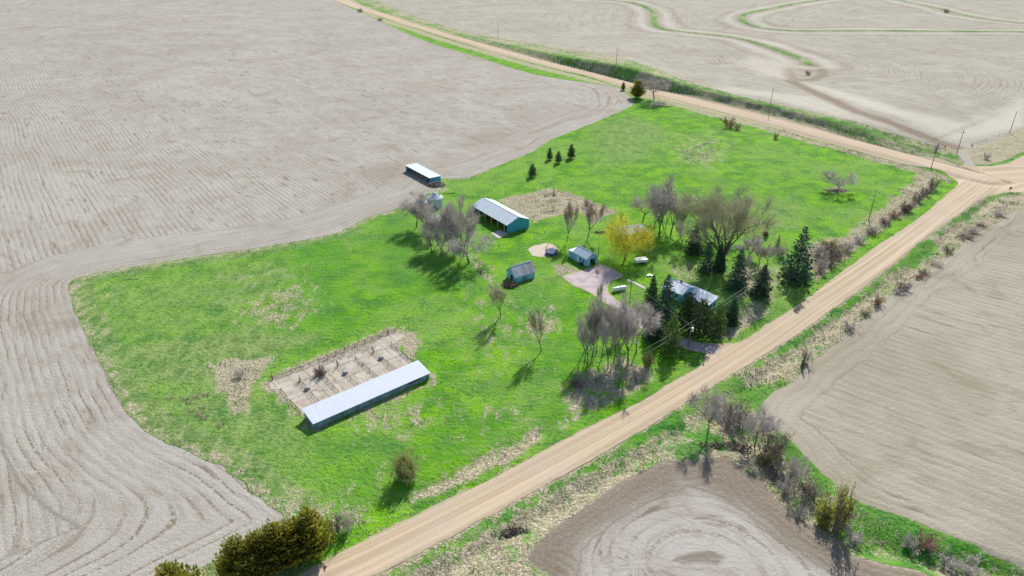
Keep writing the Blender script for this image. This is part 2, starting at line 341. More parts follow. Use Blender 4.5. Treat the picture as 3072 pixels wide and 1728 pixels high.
def lot_mat():
    m = M('old_concrete', .9, .15); n = m.noise(.25, 4); n2 = m.noise(2.5, 5)
    c = m.mix(m.ramp(n, .35, .65), (.39, .33, .26), (.50, .44, .36))
    c = m.mix(m.ramp(n2, .5, .75, 0, .4), c, (.36, .30, .25))
    sp = m.n('ShaderNodeSeparateXYZ'); m.L(m.pos(), sp.inputs[0]); wob = m.ma('MULTIPLY', m.noise(.4, 3), .9)
    ul = m.ma('ADD', m.ma('ADD', m.ma('MULTIPLY', sp.outputs[0], .774), m.ma('MULTIPLY', sp.outputs[1], .633)), wob)
    vl = m.ma('ADD', m.ma('ADD', m.ma('MULTIPLY', sp.outputs[0], -.633), m.ma('MULTIPLY', sp.outputs[1], .774)), wob)
    def joint(q, sp_): return m.ramp(m.ma('ABSOLUTE', m.ma('SUBTRACT', m.ma('FRACT', m.ma('MULTIPLY', q, 1 / sp_)), .5)), .455, .495)
    jt = m.ma('MAXIMUM', joint(ul, 4.6), joint(vl, 6.2)); jt = m.ma('MULTIPLY', jt, m.ramp(m.noise(.5, 3), .40, .52))
    v = m.n('ShaderNodeTexVoronoi', feature='DISTANCE_TO_EDGE'); v.inputs['Scale'].default_value = .17
    o = m.n('ShaderNodeVectorMath', operation='ADD'); m.L(m.pos(), o.inputs[0])
    nn = m.n('ShaderNodeTexNoise'); nn.inputs['Scale'].default_value = .5; m.L(m.pos(), nn.inputs['Vector'])
    sc = m.n('ShaderNodeVectorMath', operation='MULTIPLY'); m.L(nn.outputs['Color'], sc.inputs[0]); sc.inputs[1].default_value = (3, 3, 0)
    m.L(sc.outputs[0], o.inputs[1]); m.L(o.outputs[0], v.inputs['Vector'])
    k = m.ma('MULTIPLY', m.ramp(v.outputs['Distance'], .0, .028, 1, 0), m.ramp(m.noise(.3, 2), .38, .5))
    c = m.mix(m.ma('MULTIPLY', k, .6), c, (.10, .095, .06)); c = m.mix(m.ma('MULTIPLY', jt, .85), c, (.11, .105, .06))
    c = m.mix(m.ramp(m.ma('ADD', m.attr('dry'), m.ma('MULTIPLY', m.ma('SUBTRACT', m.noise(.9, 5), .5), 1.6)), .45, .65), c, m.mix(m.ramp(m.noise(2, 4), .4, .6), (.17, .15, .11), (.40, .35, .27)))
    m.color(c); m.bump(n2, .3, .08); return m.m
def roof_mat(name, c1, c2, axis=0, pitch=.9, rust=0):
    m = M(name, .65, .25); p = m.objc(); sx = m.n('ShaderNodeSeparateXYZ'); m.L(p, sx.inputs[0]); u = sx.outputs[axis]
    w = m.ma('SINE', m.ma('MULTIPLY', u, 2 * math.pi / pitch))
    pan = m.noise(1, 2, m.xyz(m.ma('MULTIPLY', u, .9), 0.0))
    c = m.mix(m.ramp(pan, .3, .7), tuple(a * .6 + b * .4 for a, b in zip(c1, c2)), c2)
    c = m.mix(m.ramp(m.noise(1.2, 5, p), .5, .75, 0, .25), c, tuple(v * .7 for v in c1))
    c = m.mix(m.ramp(w, .80, 1.0, 0, .10), c, tuple(v * .6 for v in c1))
    if rust:
        k = m.ma('MULTIPLY', m.ramp(w, -.2, .5), m.ramp(m.noise(.5, 3, m.vscale(p, (1.0, .5, .5))), .46, .56))
        c = m.mix(m.ma('MULTIPLY', k, rust), c, (.27, .13, .08))
    m.color(c); m.bump(w, .22, .04); return m.m
def wall_mat(name, c, axis=0, pitch=.6, var=.2):
    m = M(name, .6, .3); p = m.objc(); sx = m.n('ShaderNodeSeparateXYZ'); m.L(p, sx.inputs[0])
    w = m.ma('SINE', m.ma('MULTIPLY', m.ma('ADD', sx.outputs[0], sx.outputs[1]), 2 * math.pi / pitch))
    k = m.ramp(m.noise(.9, 4, m.vscale(p, (1, 1, .3))), .35, .65)
    cc = m.mix(k, tuple(v * (1 - var) for v in c), c); cc = m.mix(m.ramp(w, .6, 1, 0, .3), cc, tuple(v * .6 for v in c))
    m.color(cc); m.bump(w, .3, .04); return m.m
def leaf_mat(name, c1, c2, c3=None, scale=.8, trans=0):
    m = M(name, .8, .15); p = m.objc(); n = m.noise(scale, 3, p); n2 = m.noise(scale * 5, 2, p)
    oi = m.n('ShaderNodeObjectInfo').outputs['Random']
    c = m.mix(m.ramp(n, .35, .65), c1, c2)
    if c3: c = m.mix(m.ramp(n2, .5, .7, 0, .8), c, c3)
    c = m.mix(m.ma('MULTIPLY', oi, .25), c, tuple(v * .6 for v in c1))
    m.color(c)
    if trans:
        tb = m.n('ShaderNodeBsdfTranslucent'); m.L(c, tb.inputs[0]); mx = m.n('ShaderNodeMixShader'); mx.inputs[0].default_value = trans
        m.L(m.b.outputs[0], mx.inputs[1]); m.L(tb.outputs[0], mx.inputs[2]); m.L(mx.outputs[0], m.t.nodes['Material Output'].inputs[0])
    return m.m
# ------------------------------------------------------------------ the land: one grid of heights, cut into fields, grass, roads
def axis(lo, a, b, hi, d, g):
    xs = list(np.arange(a, b, d)); s = d
    while xs[-1] < hi: s *= g; xs.append(xs[-1] + s)
    s = d; out = [xs[0]]
    while out[0] > lo: s *= g; out.insert(0, out[0] - s)
    return np.array(out[:-1] + xs)
GX = axis(-1500, -125, 235, 1700, .62, 1.012); GY = axis(-250, 84, 270, 2600, .62, 1.0095)
NX, NY = len(GX), len(GY)
X, Y = np.meshgrid(GX, GY)                       # (NY, NX)
def chunk(fn, *a):
    return fn(X.ravel(), Y.ravel(), *a).reshape(X.shape)
HZ = chunk(terrain)
def interp_h(x, y):
    x = np.asarray(x, float); y = np.asarray(y, float)
    i = np.clip(np.searchsorted(GX, x) - 1, 0, NX - 2); j = np.clip(np.searchsorted(GY, y) - 1, 0, NY - 2)
    fx = (x - GX[i]) / (GX[i + 1] - GX[i]); fy = (y - GY[j]) / (GY[j + 1] - GY[j])
    return (HZ[j, i] * (1 - fx) + HZ[j, i + 1] * fx) * (1 - fy) + (HZ[j + 1, i] * (1 - fx) + HZ[j + 1, i + 1] * fx) * fy
_terrain = terrain
def terrain(x, y): return interp_h(x, y)
def grounds(pts): return np.array([ground(*p)[:2] for p in pts])
# outlines beyond the bank stand on raised ground: place them on it
wx = 1.6 * fbm(X, Y, 6, 0, 4); wy = 1.6 * fbm(X, Y, 6, 1, 4)         # ragged edges
wsx = .5 * fbm(X, Y, 3, 2, 3); wsy = .5 * fbm(X, Y, 3, 3, 3)
def F(P, w=1): return sdpoly((X + wx * w + wsx).ravel(), (Y + wy * w + wsy).ravel(), P).reshape(X.shape)
F_road = F(ROAD, .12); F_drive = F(DRIVE, .25)
F_yard = F(YARD, .55); F_sev = F(SEVERGE, .8); F_bank = F(BANK, .5); F_nev = F(NEVERGE, .6)
F_lot = F(LOT, .3); F_sand = F(SAND, .3); F_apr = F(APRON, .0); F_walk = F(WALK, 0); F_s = F(SFIELD, .0)
yard_x = sdpoly(X.ravel(), Y.ravel(), YARD).reshape(X.shape)
bk_d, bk_s, bk_g = [a.reshape(X.shape) for a in dline(X.ravel(), Y.ravel(), flats(up_hi + [(2893, 487), (3072, 430), (3500, 250)]), True)]
# rough ground has clumps
rough = np.zeros_like(X)
for Fr, a in ((F_sev, .40), (F_bank, .45), (F_nev, .35)): rough = np.maximum(rough, a * sstep(0, 3, Fr) * sstep(900, 400, Y))
rubble = grounds(r5(1650, 680, 2080, 590, 2330, 530) + r6(400, 60, 850, 230, 1100, 320, 900, 385, 800, 480, 560, 300, 300, 380, 150, 410, 0, 480) + r5(2095, 940, 1900, 830))
F_rub = F(rubble, 1)
grovef = grounds(r1(400, 1250, 450, 1150, 700, 1090, 1000, 1000, 1200, 1050, 1350, 1150, 1250, 1330, 1000, 1400, 400, 1449)); F_gro = F(grovef, 1)
rough = np.maximum(rough, .45 * sstep(-1, 3, F_rub)); rough = np.maximum(rough, .3 * sstep(-1, 3, F_gro))
upv = sstep(26, 20, dline(X.ravel(), Y.ravel(), UPC).reshape(X.shape)) * (F_yard > 0) * sstep(.5, 3, F_yard) * (1 - sstep(-2, 0, F_road))
rough = np.maximum(rough, .35 * upv)
HZ = HZ + rough * (fbm(X, Y, 4.5, 1, 4)) * 1.6 * sstep(.0, 2.5, -F_road)

def paint(pts, soft=2.0, w=1.0, line=None):
    P = grounds(pts)
    xr, yr = (X + wx * w * 1.6), (Y + wy * w * 1.6)
    x0, x1, y0, y1 = P[:, 0].min() - 25, P[:, 0].max() + 25, P[:, 1].min() - 25, P[:, 1].max() + 25
    i0, i1 = np.searchsorted(GX, [x0, x1]); j0, j1 = np.searchsorted(GY, [y0, y1])
    out = np.zeros_like(X); sl_ = (slice(j0, j1), slice(i0, i1)); a, b = xr[sl_].ravel(), yr[sl_].ravel()
    v = (line - dline(a, b, P)) if line is not None else sdpoly(a, b, P)
    out[sl_] = sstep(-soft * 2.2, soft * 1.6, v).reshape(out[sl_].shape); return out
def pmax(*a):
    r = a[0]
    for b in a[1:]: r = np.maximum(r, b)
    return r
def blob(c, rx, ry):
    return [(c[0] + rx * math.cos(t), c[1] + ry * math.sin(t)) for t in np.linspace(0, 2 * math.pi, 12, endpoint=False)]
hedge = [(2440, 728)] + z2(650, 530, 850, 450, 1000, 350, 1200, 200) + z1(600, 1200, 850, 950, 960, 790, 900, 690, 1180, 760, 1270, 900, 1100, 1150, 800, 1380, 700, 1449) + z2(1450, 200, 1150, 420, 900, 600, 700, 760, 560, 900, 520, 950) + [(2400, 780)]
dry = pmax(1.1 * sstep(-1.5, 2, F_rub), .72 * sstep(-4, 3, F_gro), .95 * paint(hedge, 2), .85 * upv,
           1.0 * paint(B2(480, 870, 1040, 560, 1500, 370, 1560, 420, 1200, 640, 1000, 720, 700, 880), 2),
           .9 * paint(B2(1700, 50, 1690, 300, 1900, 200, 2100, 90, 1900, 40), 3),
           1.0 * paint(A4(1590, 1300, 1750, 1275, 2030, 1262, 1900, 1449) + B1(1840, 200, 1700, 60), 2),
           .55 * paint(A4(2080, 690, 2350, 690, 2420, 900, 2200, 1050, 1750, 960), 6), .45 * paint(A4(720, 700, 860, 760, 900, 1150, 780, 1120), 6),
           .5 * paint(z7(1500, 850, 1850, 930, 1650, 1250, 900, 1300, 1000, 1050), 8), .6 * paint(h3(1200, 1040, 1900, 1150, 2350, 1000, 2000, 1300, 1500, 1400), 5),
           .6 * paint(B2(480, 250, 900, 200, 700, 330, 480, 400), 5), .5 * paint(B2(1100, 180, 1500, 200, 1300, 260, 1080, 250), 4),
           .6 * paint(B1(1550, 780, 1850, 850, 1500, 560) , 1) * 0, .8 * paint(B1(2100, 880, 2576, 960, 2576, 1100, 2200, 1010), 4),
           .7 * paint(B2(0, 900, 250, 1000, 350, 1060, 100, 1150), 4), .9 * paint(r1(2150, 600, 2536, 380, 2536, 560, 2200, 780, 2000, 830), 3),
           .75 * paint(r7(950, 1300, 1300, 1080, 1700, 1200, 1650, 1449, 1000, 1449), 3), .7 * paint(r7(1350, 1020, 1500, 980, 1720, 1040, 1500, 1100), 3),
           .8 * paint(r6(250, 1010, 420, 980, 600, 1080, 380, 1160), 1.5), .55 * paint(r8(0, 930, 400, 1000, 480, 1200, 100, 1300), 3),
           .6 * paint(r8(850, 1000, 1350, 1000, 1500, 1250, 1400, 1449, 900, 1449), 3), .55 * paint(r8(1000, 400, 1600, 520, 1000, 470), 1.5),
           .9 * paint(blob((2508, 572), 32, 9), 2), 1.1 * paint(h3(90, 820, 240, 700, 1700, 110, 1900, 120, 2010, 240, 1960, 500, 1800, 330, 300, 900, 560, 1240, 480, 1250, 230, 950), 2),
           .9 * paint(h3(520, 1230, 700, 1430, 2200, 770, 2180, 680, 2230, 690, 2240, 780, 1400, 1130, 700, 1449, 560, 1400), 1.0),
           .5 * paint(z4(1250, 900, 1500, 1050, 1700, 1200, 1600, 1449, 1300, 1200), 2), .45 * paint(r7(200, 850, 700, 800, 900, 880, 400, 960), 3))
dry = pmax(dry, .26 * paint(z4(0, 450, 300, 380, 1100, 1449, 1932, 1449, 1932, 1250, 1300, 1000), 8), .33 * paint(r7(0, 350, 700, 500, 1400, 1000, 1900, 1500, 1500, 2200, 400, 2300, -300, 1500), 8), .30 * paint(A4(1500, 600, 2400, 500, 2500, 1000, 1700, 1060), 8), .24 * paint(B2(0, 500, 1500, 60, 1750, 300, 500, 900, 0, 900), 8), .26 * paint(z7(1000, 850, 2000, 950, 1800, 1400, 600, 1449), 10))
rim = (F_yard > 0) * sstep(4.5, 2.0, yard_x) * (X < -15)
leftrim = (F_yard > 0) * sstep(8.5, 6.5, yard_x) * (X < -40) * (Y < 260)
dry = pmax(dry, .50 * rim, .18 * leftrim)
dull = pmax(.55 * paint(A4(580, 700, 2000, 480, 2200, 700, 1700, 1000, 1400, 1449, 900, 1449), 10), .5 * paint(r8(0, 900, 2000, 1300, 1500, 1900, -100, 1449), 8), paint(A4(950, 1150, 1500, 1090, 2000, 1050, 2450, 1080, 2300, 1150, 1900, 1260, 1500, 1270, 1650, 1449, 1100, 1449), 4),
            leftrim, .8 * paint(B1(1100, 60, 1850, 0, 2250, 250, 2300, 520, 1700, 520, 1300, 260), 7), .7 * paint(z7(0, 760, 500, 620, 900, 800, 700, 1200, 100, 1300), 10),
            .6 * paint(A4(640, 720, 2100, 480, 2300, 640, 1200, 1000, 800, 1080), 8), .6 * paint(blob((2350, 640), 70, 24), 8))
lush = pmax(paint(A4(2150, 420, 2576, 300, 2576, 1000, 2200, 980, 2400, 650), 6), paint(z4(0, 450, 400, 380, 500, 800, 1300, 1300, 1500, 1449, 0, 1449), 5), paint(r7(900, 500, 1300, 550, 1750, 900, 1700, 1200, 1000, 1300, 600, 1000), 5),
            .8 * paint(r1(100, 850, 450, 850, 420, 1150, 330, 1300, 100, 1300), 4), .8 * paint(B1(1720, 660, 2000, 780, 2200, 980, 2050, 930, 1850, 800), 2), .7 * paint(B2(0, 520, 600, 480, 1500, 130, 1650, 200, 1200, 420, 0, 800), 6),
            .9 * paint(B3(1300, 930, 1900, 1100, 2400, 1320, 2300, 1380, 1700, 1180, 1350, 1180), 3), .9 * paint(B3(350, 0, 730, 0, 620, 180, 450, 170), 3), .8 * paint(B3(0, 340, 200, 350, 280, 430, 100, 510, 0, 500), 3),
            .9 * paint(B3(720, 400, 880, 520, 1130, 740, 1080, 780, 780, 560), 2), .9 * paint(B3(1350, 1290, 1700, 1350, 1900, 1449, 1750, 1449, 1500, 1340), 2), .8 * paint(z2(1480, 620, 1650, 560, 1700, 640, 1500, 810, 1400, 780), 2))
greenedge = sstep(3.8, 1.2, -F_road) * (1 - sstep(0, .6, -F_road) * 0)
gdist = -F_road
fringe = sstep(0.2, 1.0, gdist) * sstep(4.2, 2.4, gdist)
sev_dry = .80 + .40 * fbm(X, Y, 16, 2, 3) - .40 * fringe
soil = pmax(paint([(2366, 241), (2400, 256), (2480, 294), (2565, 334), (2724, 390), (2790, 415), (2860, 440)], 1.2, .5, line=4.5),
            .9 * paint([(2360, 205), (2368, 225), (2380, 240), (2440, 240), (2470, 225), (2465, 205), (2430, 190)], 1.2, .5, line=4.0),
            .5 * paint(A3(600, 880, 1000, 900, 2050, 1120, 1900, 1090, 1300, 960), 3),
            .6 * paint(A2(250, 1290, 480, 1250, 520, 1330, 400, 1360), 5), .45 * paint(A2(300, 1100, 430, 1080, 420, 1160), 4), .35 * paint(A2(1000, 1020, 1320, 980, 1280, 1030, 1000, 1120), 5))
straw = pmax(paint([(2412, 250), (2480, 262), (2700, 330), (2900, 372), (3010, 330), (3072, 300), (3072, 380), (2960, 405), (2862, 418), (2800, 392), (2600, 320)], 4), .8 * paint([(2100, 270), (2300, 290), (2500, 345), (2680, 385), (2560, 345), (2430, 290), (2200, 262)], 3),
             .7 * paint(A3(560, 420, 800, 500, 780, 600, 600, 560, 450, 480), 5), .35 * paint(B3(700, 100, 1400, 300, 1500, 600, 900, 400), 8))
soil_core = sdpoly((X + wx * .6).ravel(), (Y + wy * .6).ravel(), SCORE).reshape(X.shape)
soil_s = .9 * sstep(3.5, -4.5, soil_core + 2.5 * fbm(X, Y, 14, 1, 3)) * (F_s > 0)
tan_ = paint(A4(0, 600, 350, 640, 450, 700, 560, 1000, 300, 1100, 60, 700), 8, 1)
terr_d = np.full(X.shape, 1e9)
for T in TERR: terr_d = np.minimum(terr_d, dline((X + wx).ravel(), (Y + wy).ravel(), T).reshape(X.shape))

bandn = fbm(X, Y, 60, 1, 3)
soil = pmax(soil, .55 * sstep(3, 4.5, terr_d) * sstep(9 + 4 * bandn, 6 + 3 * bandn, terr_d), .4 * sstep(26 + 10 * bandn, 30 + 10 * bandn, terr_d) * sstep(38 + 10 * bandn, 33 + 10 * bandn, terr_d))
straw = pmax(straw, .5 * sstep(11, 14, terr_d) * sstep(24 + 8 * bandn, 19 + 8 * bandn, terr_d))
# furrow phase: metres across the tillage, and metres along it
def lindir(a, b):
    p, q = flat(*a), flat(*b); d = np.array([q[0] - p[0], q[1] - p[1]]); return d / np.hypot(*d)
dW = lindir((397, 576), (477, 675)); nW = np.array([-dW[1], dW[0]])
swl = 6 * fbm(X, Y, 90, 0, 2)
dy = -yard_x
def boxblur(A, n, axis):
    c = np.cumsum(np.pad(A, [(n + 1, n) if i == axis else (0, 0) for i in (0, 1)], mode='edge'), axis=axis)
    return (np.take(c, range(2 * n + 1, c.shape[axis]), axis) - np.take(c, range(0, c.shape[axis] - 2 * n - 1), axis)) / (2 * n + 1)
dyb = dy.copy()
for _ in range(3): dyb = boxblur(boxblur(dyb, 14, 0), 14, 1)
kb = sstep(3, 26, dy); dys = dy * (1 - kb) + dyb * kb + 1.5 * fbm(X, Y, 35, 2, 3)
rowW = np.where((dy < 26) | ((X < flat(240, 860)[0] + 10) & (Y < flat(240, 860)[1] + 10) & (dy < 120)), dys, X * nW[0] + Y * nW[1] + swl)
alW = X * dW[0] + Y * dW[1]
nb_ = dline(X.ravel(), Y.ravel(), np.vstack([flats(ne_edge)])).reshape(X.shape)
rowN = np.minimum(nb_, terr_d) + .6 * swl
alN = X * .9 - Y * .4
dE = lindir((2400, 1250), (2900, 1440)); nE = np.array([-dE[1], dE[0]])
vx = -F_sev
cE = flat(2860, 900); ringE = np.hypot(X - cE[0], Y - cE[1])
rowE = np.where(vx < 9, vx, X * nE[0] + Y * nE[1] + swl * .8); alE = X * dE[0] + Y * dE[1]
cS = flat(1915, 1690); scb = soil_core.copy()
for _ in range(4): scb = boxblur(boxblur(scb, 16, 0), 16, 1)
rowS = np.where(soil_core > 0, scb + 1.2 * fbm(X, Y, 40, 1, 2), F_s); ths = np.arctan2(Y - cS[1], X - cS[0]) * 30
alY = X + Y

def region(name, Fi, off, mat, attrs, label=None, kind='structure'):
    """surface over the part of the grid where Fi > 0, with a smoothly cut outline"""
    s = Fi.ravel(); ins = s > 0
    idx = np.arange(NX * NY).reshape(NY, NX)
    a, b, c, d = idx[:-1, :-1].ravel(), idx[:-1, 1:].ravel(), idx[1:, 1:].ravel(), idx[1:, :-1].ravel()
    cnt = ins[a].astype(int) + ins[b] + ins[c] + ins[d]
    full = cnt == 4; part = (cnt > 0) & (cnt < 4)
    quads = np.stack([a, b, c, d], 1)[full]
    pa, pb, pc, pd = a[part], b[part], c[part], d[part]
    tris = np.concatenate([np.stack([pa, pb, pc], 1), np.stack([pa, pc, pd], 1)])
    ti = ins[tris]; k = ti.sum(1)
    tin = tris[k == 3]
    ekeys = []; faces = []     # faces as lists of (kind, key)
    def rot(T, I, want):
        T = T.copy(); I = I.copy()
        for _ in range(2):
            m = ~(I[:, 0] == want) | ((I[:, 1] == want))
            m = (I[:, 0] != want) | ((want) & False)
            T[m] = np.roll(T[m], -1, 1); I[m] = np.roll(I[m], -1, 1)
        return T, I
    T1, _ = rot(tris[k == 1], ti[k == 1], True)        # vertex 0 inside, others outside
    T2, _ = rot(tris[k == 2], ti[k == 2], False)       # vertex 0 outside, 1 and 2 inside
    def ek(p, q): lo = np.minimum(p, q).astype(np.int64); hi = np.maximum(p, q).astype(np.int64); return lo * (NX * NY) + hi
    e1a, e1b = ek(T1[:, 0], T1[:, 1]), ek(T1[:, 0], T1[:, 2])
    e2a, e2b = ek(T2[:, 0], T2[:, 1]), ek(T2[:, 0], T2[:, 2])
    ue, inv = np.unique(np.concatenate([e1a, e1b, e2a, e2b]), return_inverse=True)
    n1, n2 = len(e1a), len(e2a)
    lo = ue // (NX * NY); hi = ue % (NX * NY); t = s[lo] / (s[lo] - s[hi] + 1e-12)
    used = np.unique(np.concatenate([quads.ravel(), tin.ravel(), T1[:, 0], T2[:, 1], T2[:, 2]]))
    remap = np.full(NX * NY, -1, np.int64); remap[used] = np.arange(len(used)); nb0 = len(used)
    def both(A): A = A.ravel(); return np.concatenate([A[used], A[lo] * (1 - t) + A[hi] * t])
    vx_, vy_, vz_ = both(X), both(Y), both(HZ) + off
    f4 = [remap[quads]]; f3 = [remap[tin]]
    i1a, i1b, i2a, i2b = np.split(inv + nb0, [n1, 2 * n1, 2 * n1 + n2])
    f3.append(np.stack([remap[T1[:, 0]], i1a, i1b], 1))
    f4.append(np.stack([i2a, remap[T2[:, 1]], remap[T2[:, 2]], i2b], 1))
    f4 = np.concatenate(f4); f3 = np.concatenate(f3)
    me = bpy.data.meshes.new(name); nv = len(vx_)
    me.vertices.add(nv); me.vertices.foreach_set('co', np.stack([vx_, vy_, vz_], 1).ravel())
    me.loops.add(f4.size + f3.size); me.loops.foreach_set('vertex_index', np.concatenate([f4.ravel(), f3.ravel()]).astype(np.int32))
    st = np.concatenate([np.arange(len(f4)) * 4, len(f4) * 4 + np.arange(len(f3)) * 3]).astype(np.int32)
    me.polygons.add(len(st)); me.polygons.foreach_set('loop_start', st)
    me.polygons.foreach_set('use_smooth', np.ones(len(st), bool)); me.update(calc_edges=True); me.validate()
    for k_, A in attrs.items():
        at_ = me.attributes.new(k_, 'FLOAT', 'POINT'); at_.data.foreach_set('value', both(A).astype(np.float32))
    me.materials.append(mat); o = bpy.data.objects.new(name, me); COL.objects.link(o); o['kind'] = kind
    if label: o['label'] = label
    return o
Zr = np.zeros_like(X)
FM_w = field_mat('field_west', light=(.40, .37, .318), dark=(.27, .23, .17), row_w=.9, spacing=2.3)
FM_n = field_mat('field_north', light=(.395, .365, .30), dark=(.27, .235, .165), row_w=.9, spacing=4.2, speck=1.1)
FM_e = field_mat('field_east', light=(.38, .343, .265), dark=(.25, .21, .14), row_w=.35, spacing=3.0, speck=1.25)
FM_s = field_mat('field_south', light=(.42, .385, .335), dark=(.27, .225, .17), soilc=(.165, .13, .09), row_w=.7, spacing=1.9, speck=.6)
GM_y = grass_mat('pasture', .0); GM_v = grass_mat('verge', .0, bright=(.11, .34, .015), deep=(.03, .17, .03))
# where each field lies
up_side = bk_g                                            # positive beyond the upper road
mb = flats([(300, 2040), (1004, 1728), (1400, 1532), (1800, 1315), (2030, 1182), (2180, 1090), (2300, 1010), (2460, 895), (2600, 805), (2750, 695), (2870, 610), (2960, 535), (3100, 520), (3600, 400)])
mD, mS, mG = [a.reshape(X.shape) for a in dline(X.ravel(), Y.ravel(), np.vstack([[mb[0] + (mb[0] - mb[1]) * 8], mb, [mb[-1] + (mb[-1] - mb[-2]) * 8]]), True)]
ub = np.vstack([[flat(985, -20)], flats(up_hi[1:]) + np.array([0, -3]), [flat(2960, 535)], [flat(3600, 400)]])
ub = np.vstack([[ub[0] + (ub[0] - ub[1]) * 20], ub, [ub[-1] + (ub[-1] - ub[-2]) * 8]])
uD, uS, uG = [a.reshape(X.shape) for a in dline(X.ravel(), Y.ravel(), ub, True)]
F_N = uD * uG; Mn = mD * mG                               # positive beyond / on the far side of the main road
F_W = np.minimum(Mn, -F_N)
F_E = np.minimum(np.minimum(-Mn, -F_N), -F_s)
region('west_field', F_W, 0, FM_w, dict(row=rowW, along=alW, soil=np.maximum(soil, .35 * tan_), straw=straw * 0))
region('north_field', F_N, 0, FM_n, dict(row=rowN, along=alN, soil=soil, straw=straw))
region('east_field', F_E, 0, FM_e, dict(row=rowE, along=alE, soil=soil * 0, straw=straw * .6))
region('south_field', np.minimum(F_s, -Mn), 0, FM_s, dict(row=rowS, along=ths, soil=soil_s, straw=Zr))
region('pasture', F_yard, .05, GM_y, dict(dry=dry - .35 * fringe, dull=dull, lush=lush))
region('east_roadside_grass', F_sev, .05, GM_v, dict(dry=sev_dry - .85 * lush, dull=Zr, lush=lush))
region('north_roadside_bank', F_bank, .05, GM_v, dict(dry=.62 + .4 * fbm(X, Y, 22, 3, 3) - .35 * sstep(5, 8, bk_d) * sstep(14, 9, bk_d), dull=Zr + .4, lush=Zr + .1))
region('north_roadside_grass', F_nev, .05, GM_v, dict(dry=.95 - .9 * fringe, dull=Zr, lush=Zr))
for i, (T, c) in enumerate(zip(TERR, (3.6, 3.8, 3.0))):
    d = dline((X + wx).ravel(), (Y + wy).ravel(), T).reshape(X.shape)
    region('grass_terrace', (c + .8 * fbm(X, Y, 25, i, 2)) - d, .06, GM_v, dict(dry=.35 + .5 * fbm(X, Y, 20, 2, 2), dull=Zr, lush=Zr + .2))
d = paint([(2238, 38), (2290, 22), (2386, 4), (2440, -8)], .5, .3, line=3.4) * 2 - 1
mr = [a.reshape(X.shape) for a in dline(X.ravel(), Y.ravel(), MAINC, True)]; ur = [a.reshape(X.shape) for a in dline(X.ravel(), Y.ravel(), UPC, True)]
useU = ur[0] < mr[0]
region('gravel_road', F_road, .10, road_mat(), dict(row=np.where(useU, ur[0] * ur[2], mr[0] * mr[2]), along=np.where(useU, ur[1] + 900, mr[1]), edge=F_road))
patch_pole_shadow = paint(blob((1791, 818), 7.5, 7), .25, 0) + paint([(1792, 793), (1791, 834)], .15, 0, line=.12)  # dark round patch and the pole's painted cast shadow, passed on as soil
region('gravel_driveway', F_drive, .14, drive_mat(), dict(edge=F_drive, soil=np.clip(.75 * patch_pole_shadow, 0, 1)))
region('concrete_yard', F_lot, .12, lot_mat(), dict(dry=paint(h3(900, 400, 1450, 220, 1500, 340, 1000, 560, 800, 560), 1.5) * .8 + .25 * paint(h3(150, 760, 1700, 140, 1740, 200, 900, 520, 200, 830), 1)))
sandm = M('sand', .95, .05); sandm.color(sandm.mix(sandm.ramp(sandm.noise(1.5, 5), .35, .65), (.46, .38, .29), (.60, .52, .42))).bump(sandm.noise(2, 4), .4, .15)
region('sand_patch', F_sand, .10, sandm.m, {})
conc = plain('concrete', (.50, .46, .41), .9, .15, .5)
region('concrete_apron', F_apr, .13, conc, {}); region('concrete_path', F_walk, .10, conc, {})
# ------------------------------------------------------------------ trees and shrubs
def tubes_np(segs, k):
    """segs: rows p0(3) p1(3) r0 r1 -> verts, faces"""
    S = np.array(segs); n = len(S); p0, p1 = S[:, :3], S[:, 3:6]; d = p1 - p0; d /= np.linalg.norm(d, axis=1, keepdims=True) + 1e-9
    ref = np.where(np.abs(d[:, 2:3]) < .9, np.array([[0, 0, 1.]]), np.array([[1., 0, 0]]))
    a = np.cross(d, ref); a /= np.linalg.norm(a, axis=1, keepdims=True) + 1e-9; b = np.cross(d, a)
    t = 2 * np.pi * np.arange(k) / k
    ring = a[:, None] * np.cos(t)[None, :, None] + b[:, None] * np.sin(t)[None, :, None]
    V = np.concatenate([p0[:, None] + ring * S[:, 6][:, None, None], p1[:, None] + ring * S[:, 7][:, None, None]], 1).reshape(-1, 3)
    base = (np.arange(n) * 2 * k)[:, None, None]; i = np.arange(k); j = (i + 1) % k
    F = (base + np.stack([i, j, j + k, i + k], 1)[None]).reshape(-1, 4)
    return V, F
def np_obj(name, V, F, mat, parent=None, smooth_=False):
    me = bpy.data.meshes.new(name); m = F.shape[1]
    me.vertices.add(len(V)); me.vertices.foreach_set('co', V.ravel().astype(np.float32))
    me.loops.add(F.size); me.loops.foreach_set('vertex_index', F.ravel().astype(np.int32))
    me.polygons.add(len(F)); me.polygons.foreach_set('loop_start', (np.arange(len(F)) * m).astype(np.int32))
    if smooth_: me.polygons.foreach_set('use_smooth', np.ones(len(F), bool))
    me.update(calc_edges=True); me.materials.append(mat)
    o = bpy.data.objects.new(name, me); COL.objects.link(o)
    if parent: o.parent = parent
    return o
def unit(v): return v / (np.linalg.norm(v) + 1e-9)
def rnd_perp(d, R):
    v = R.normal(size=3); v -= d * v.dot(d); return unit(v)
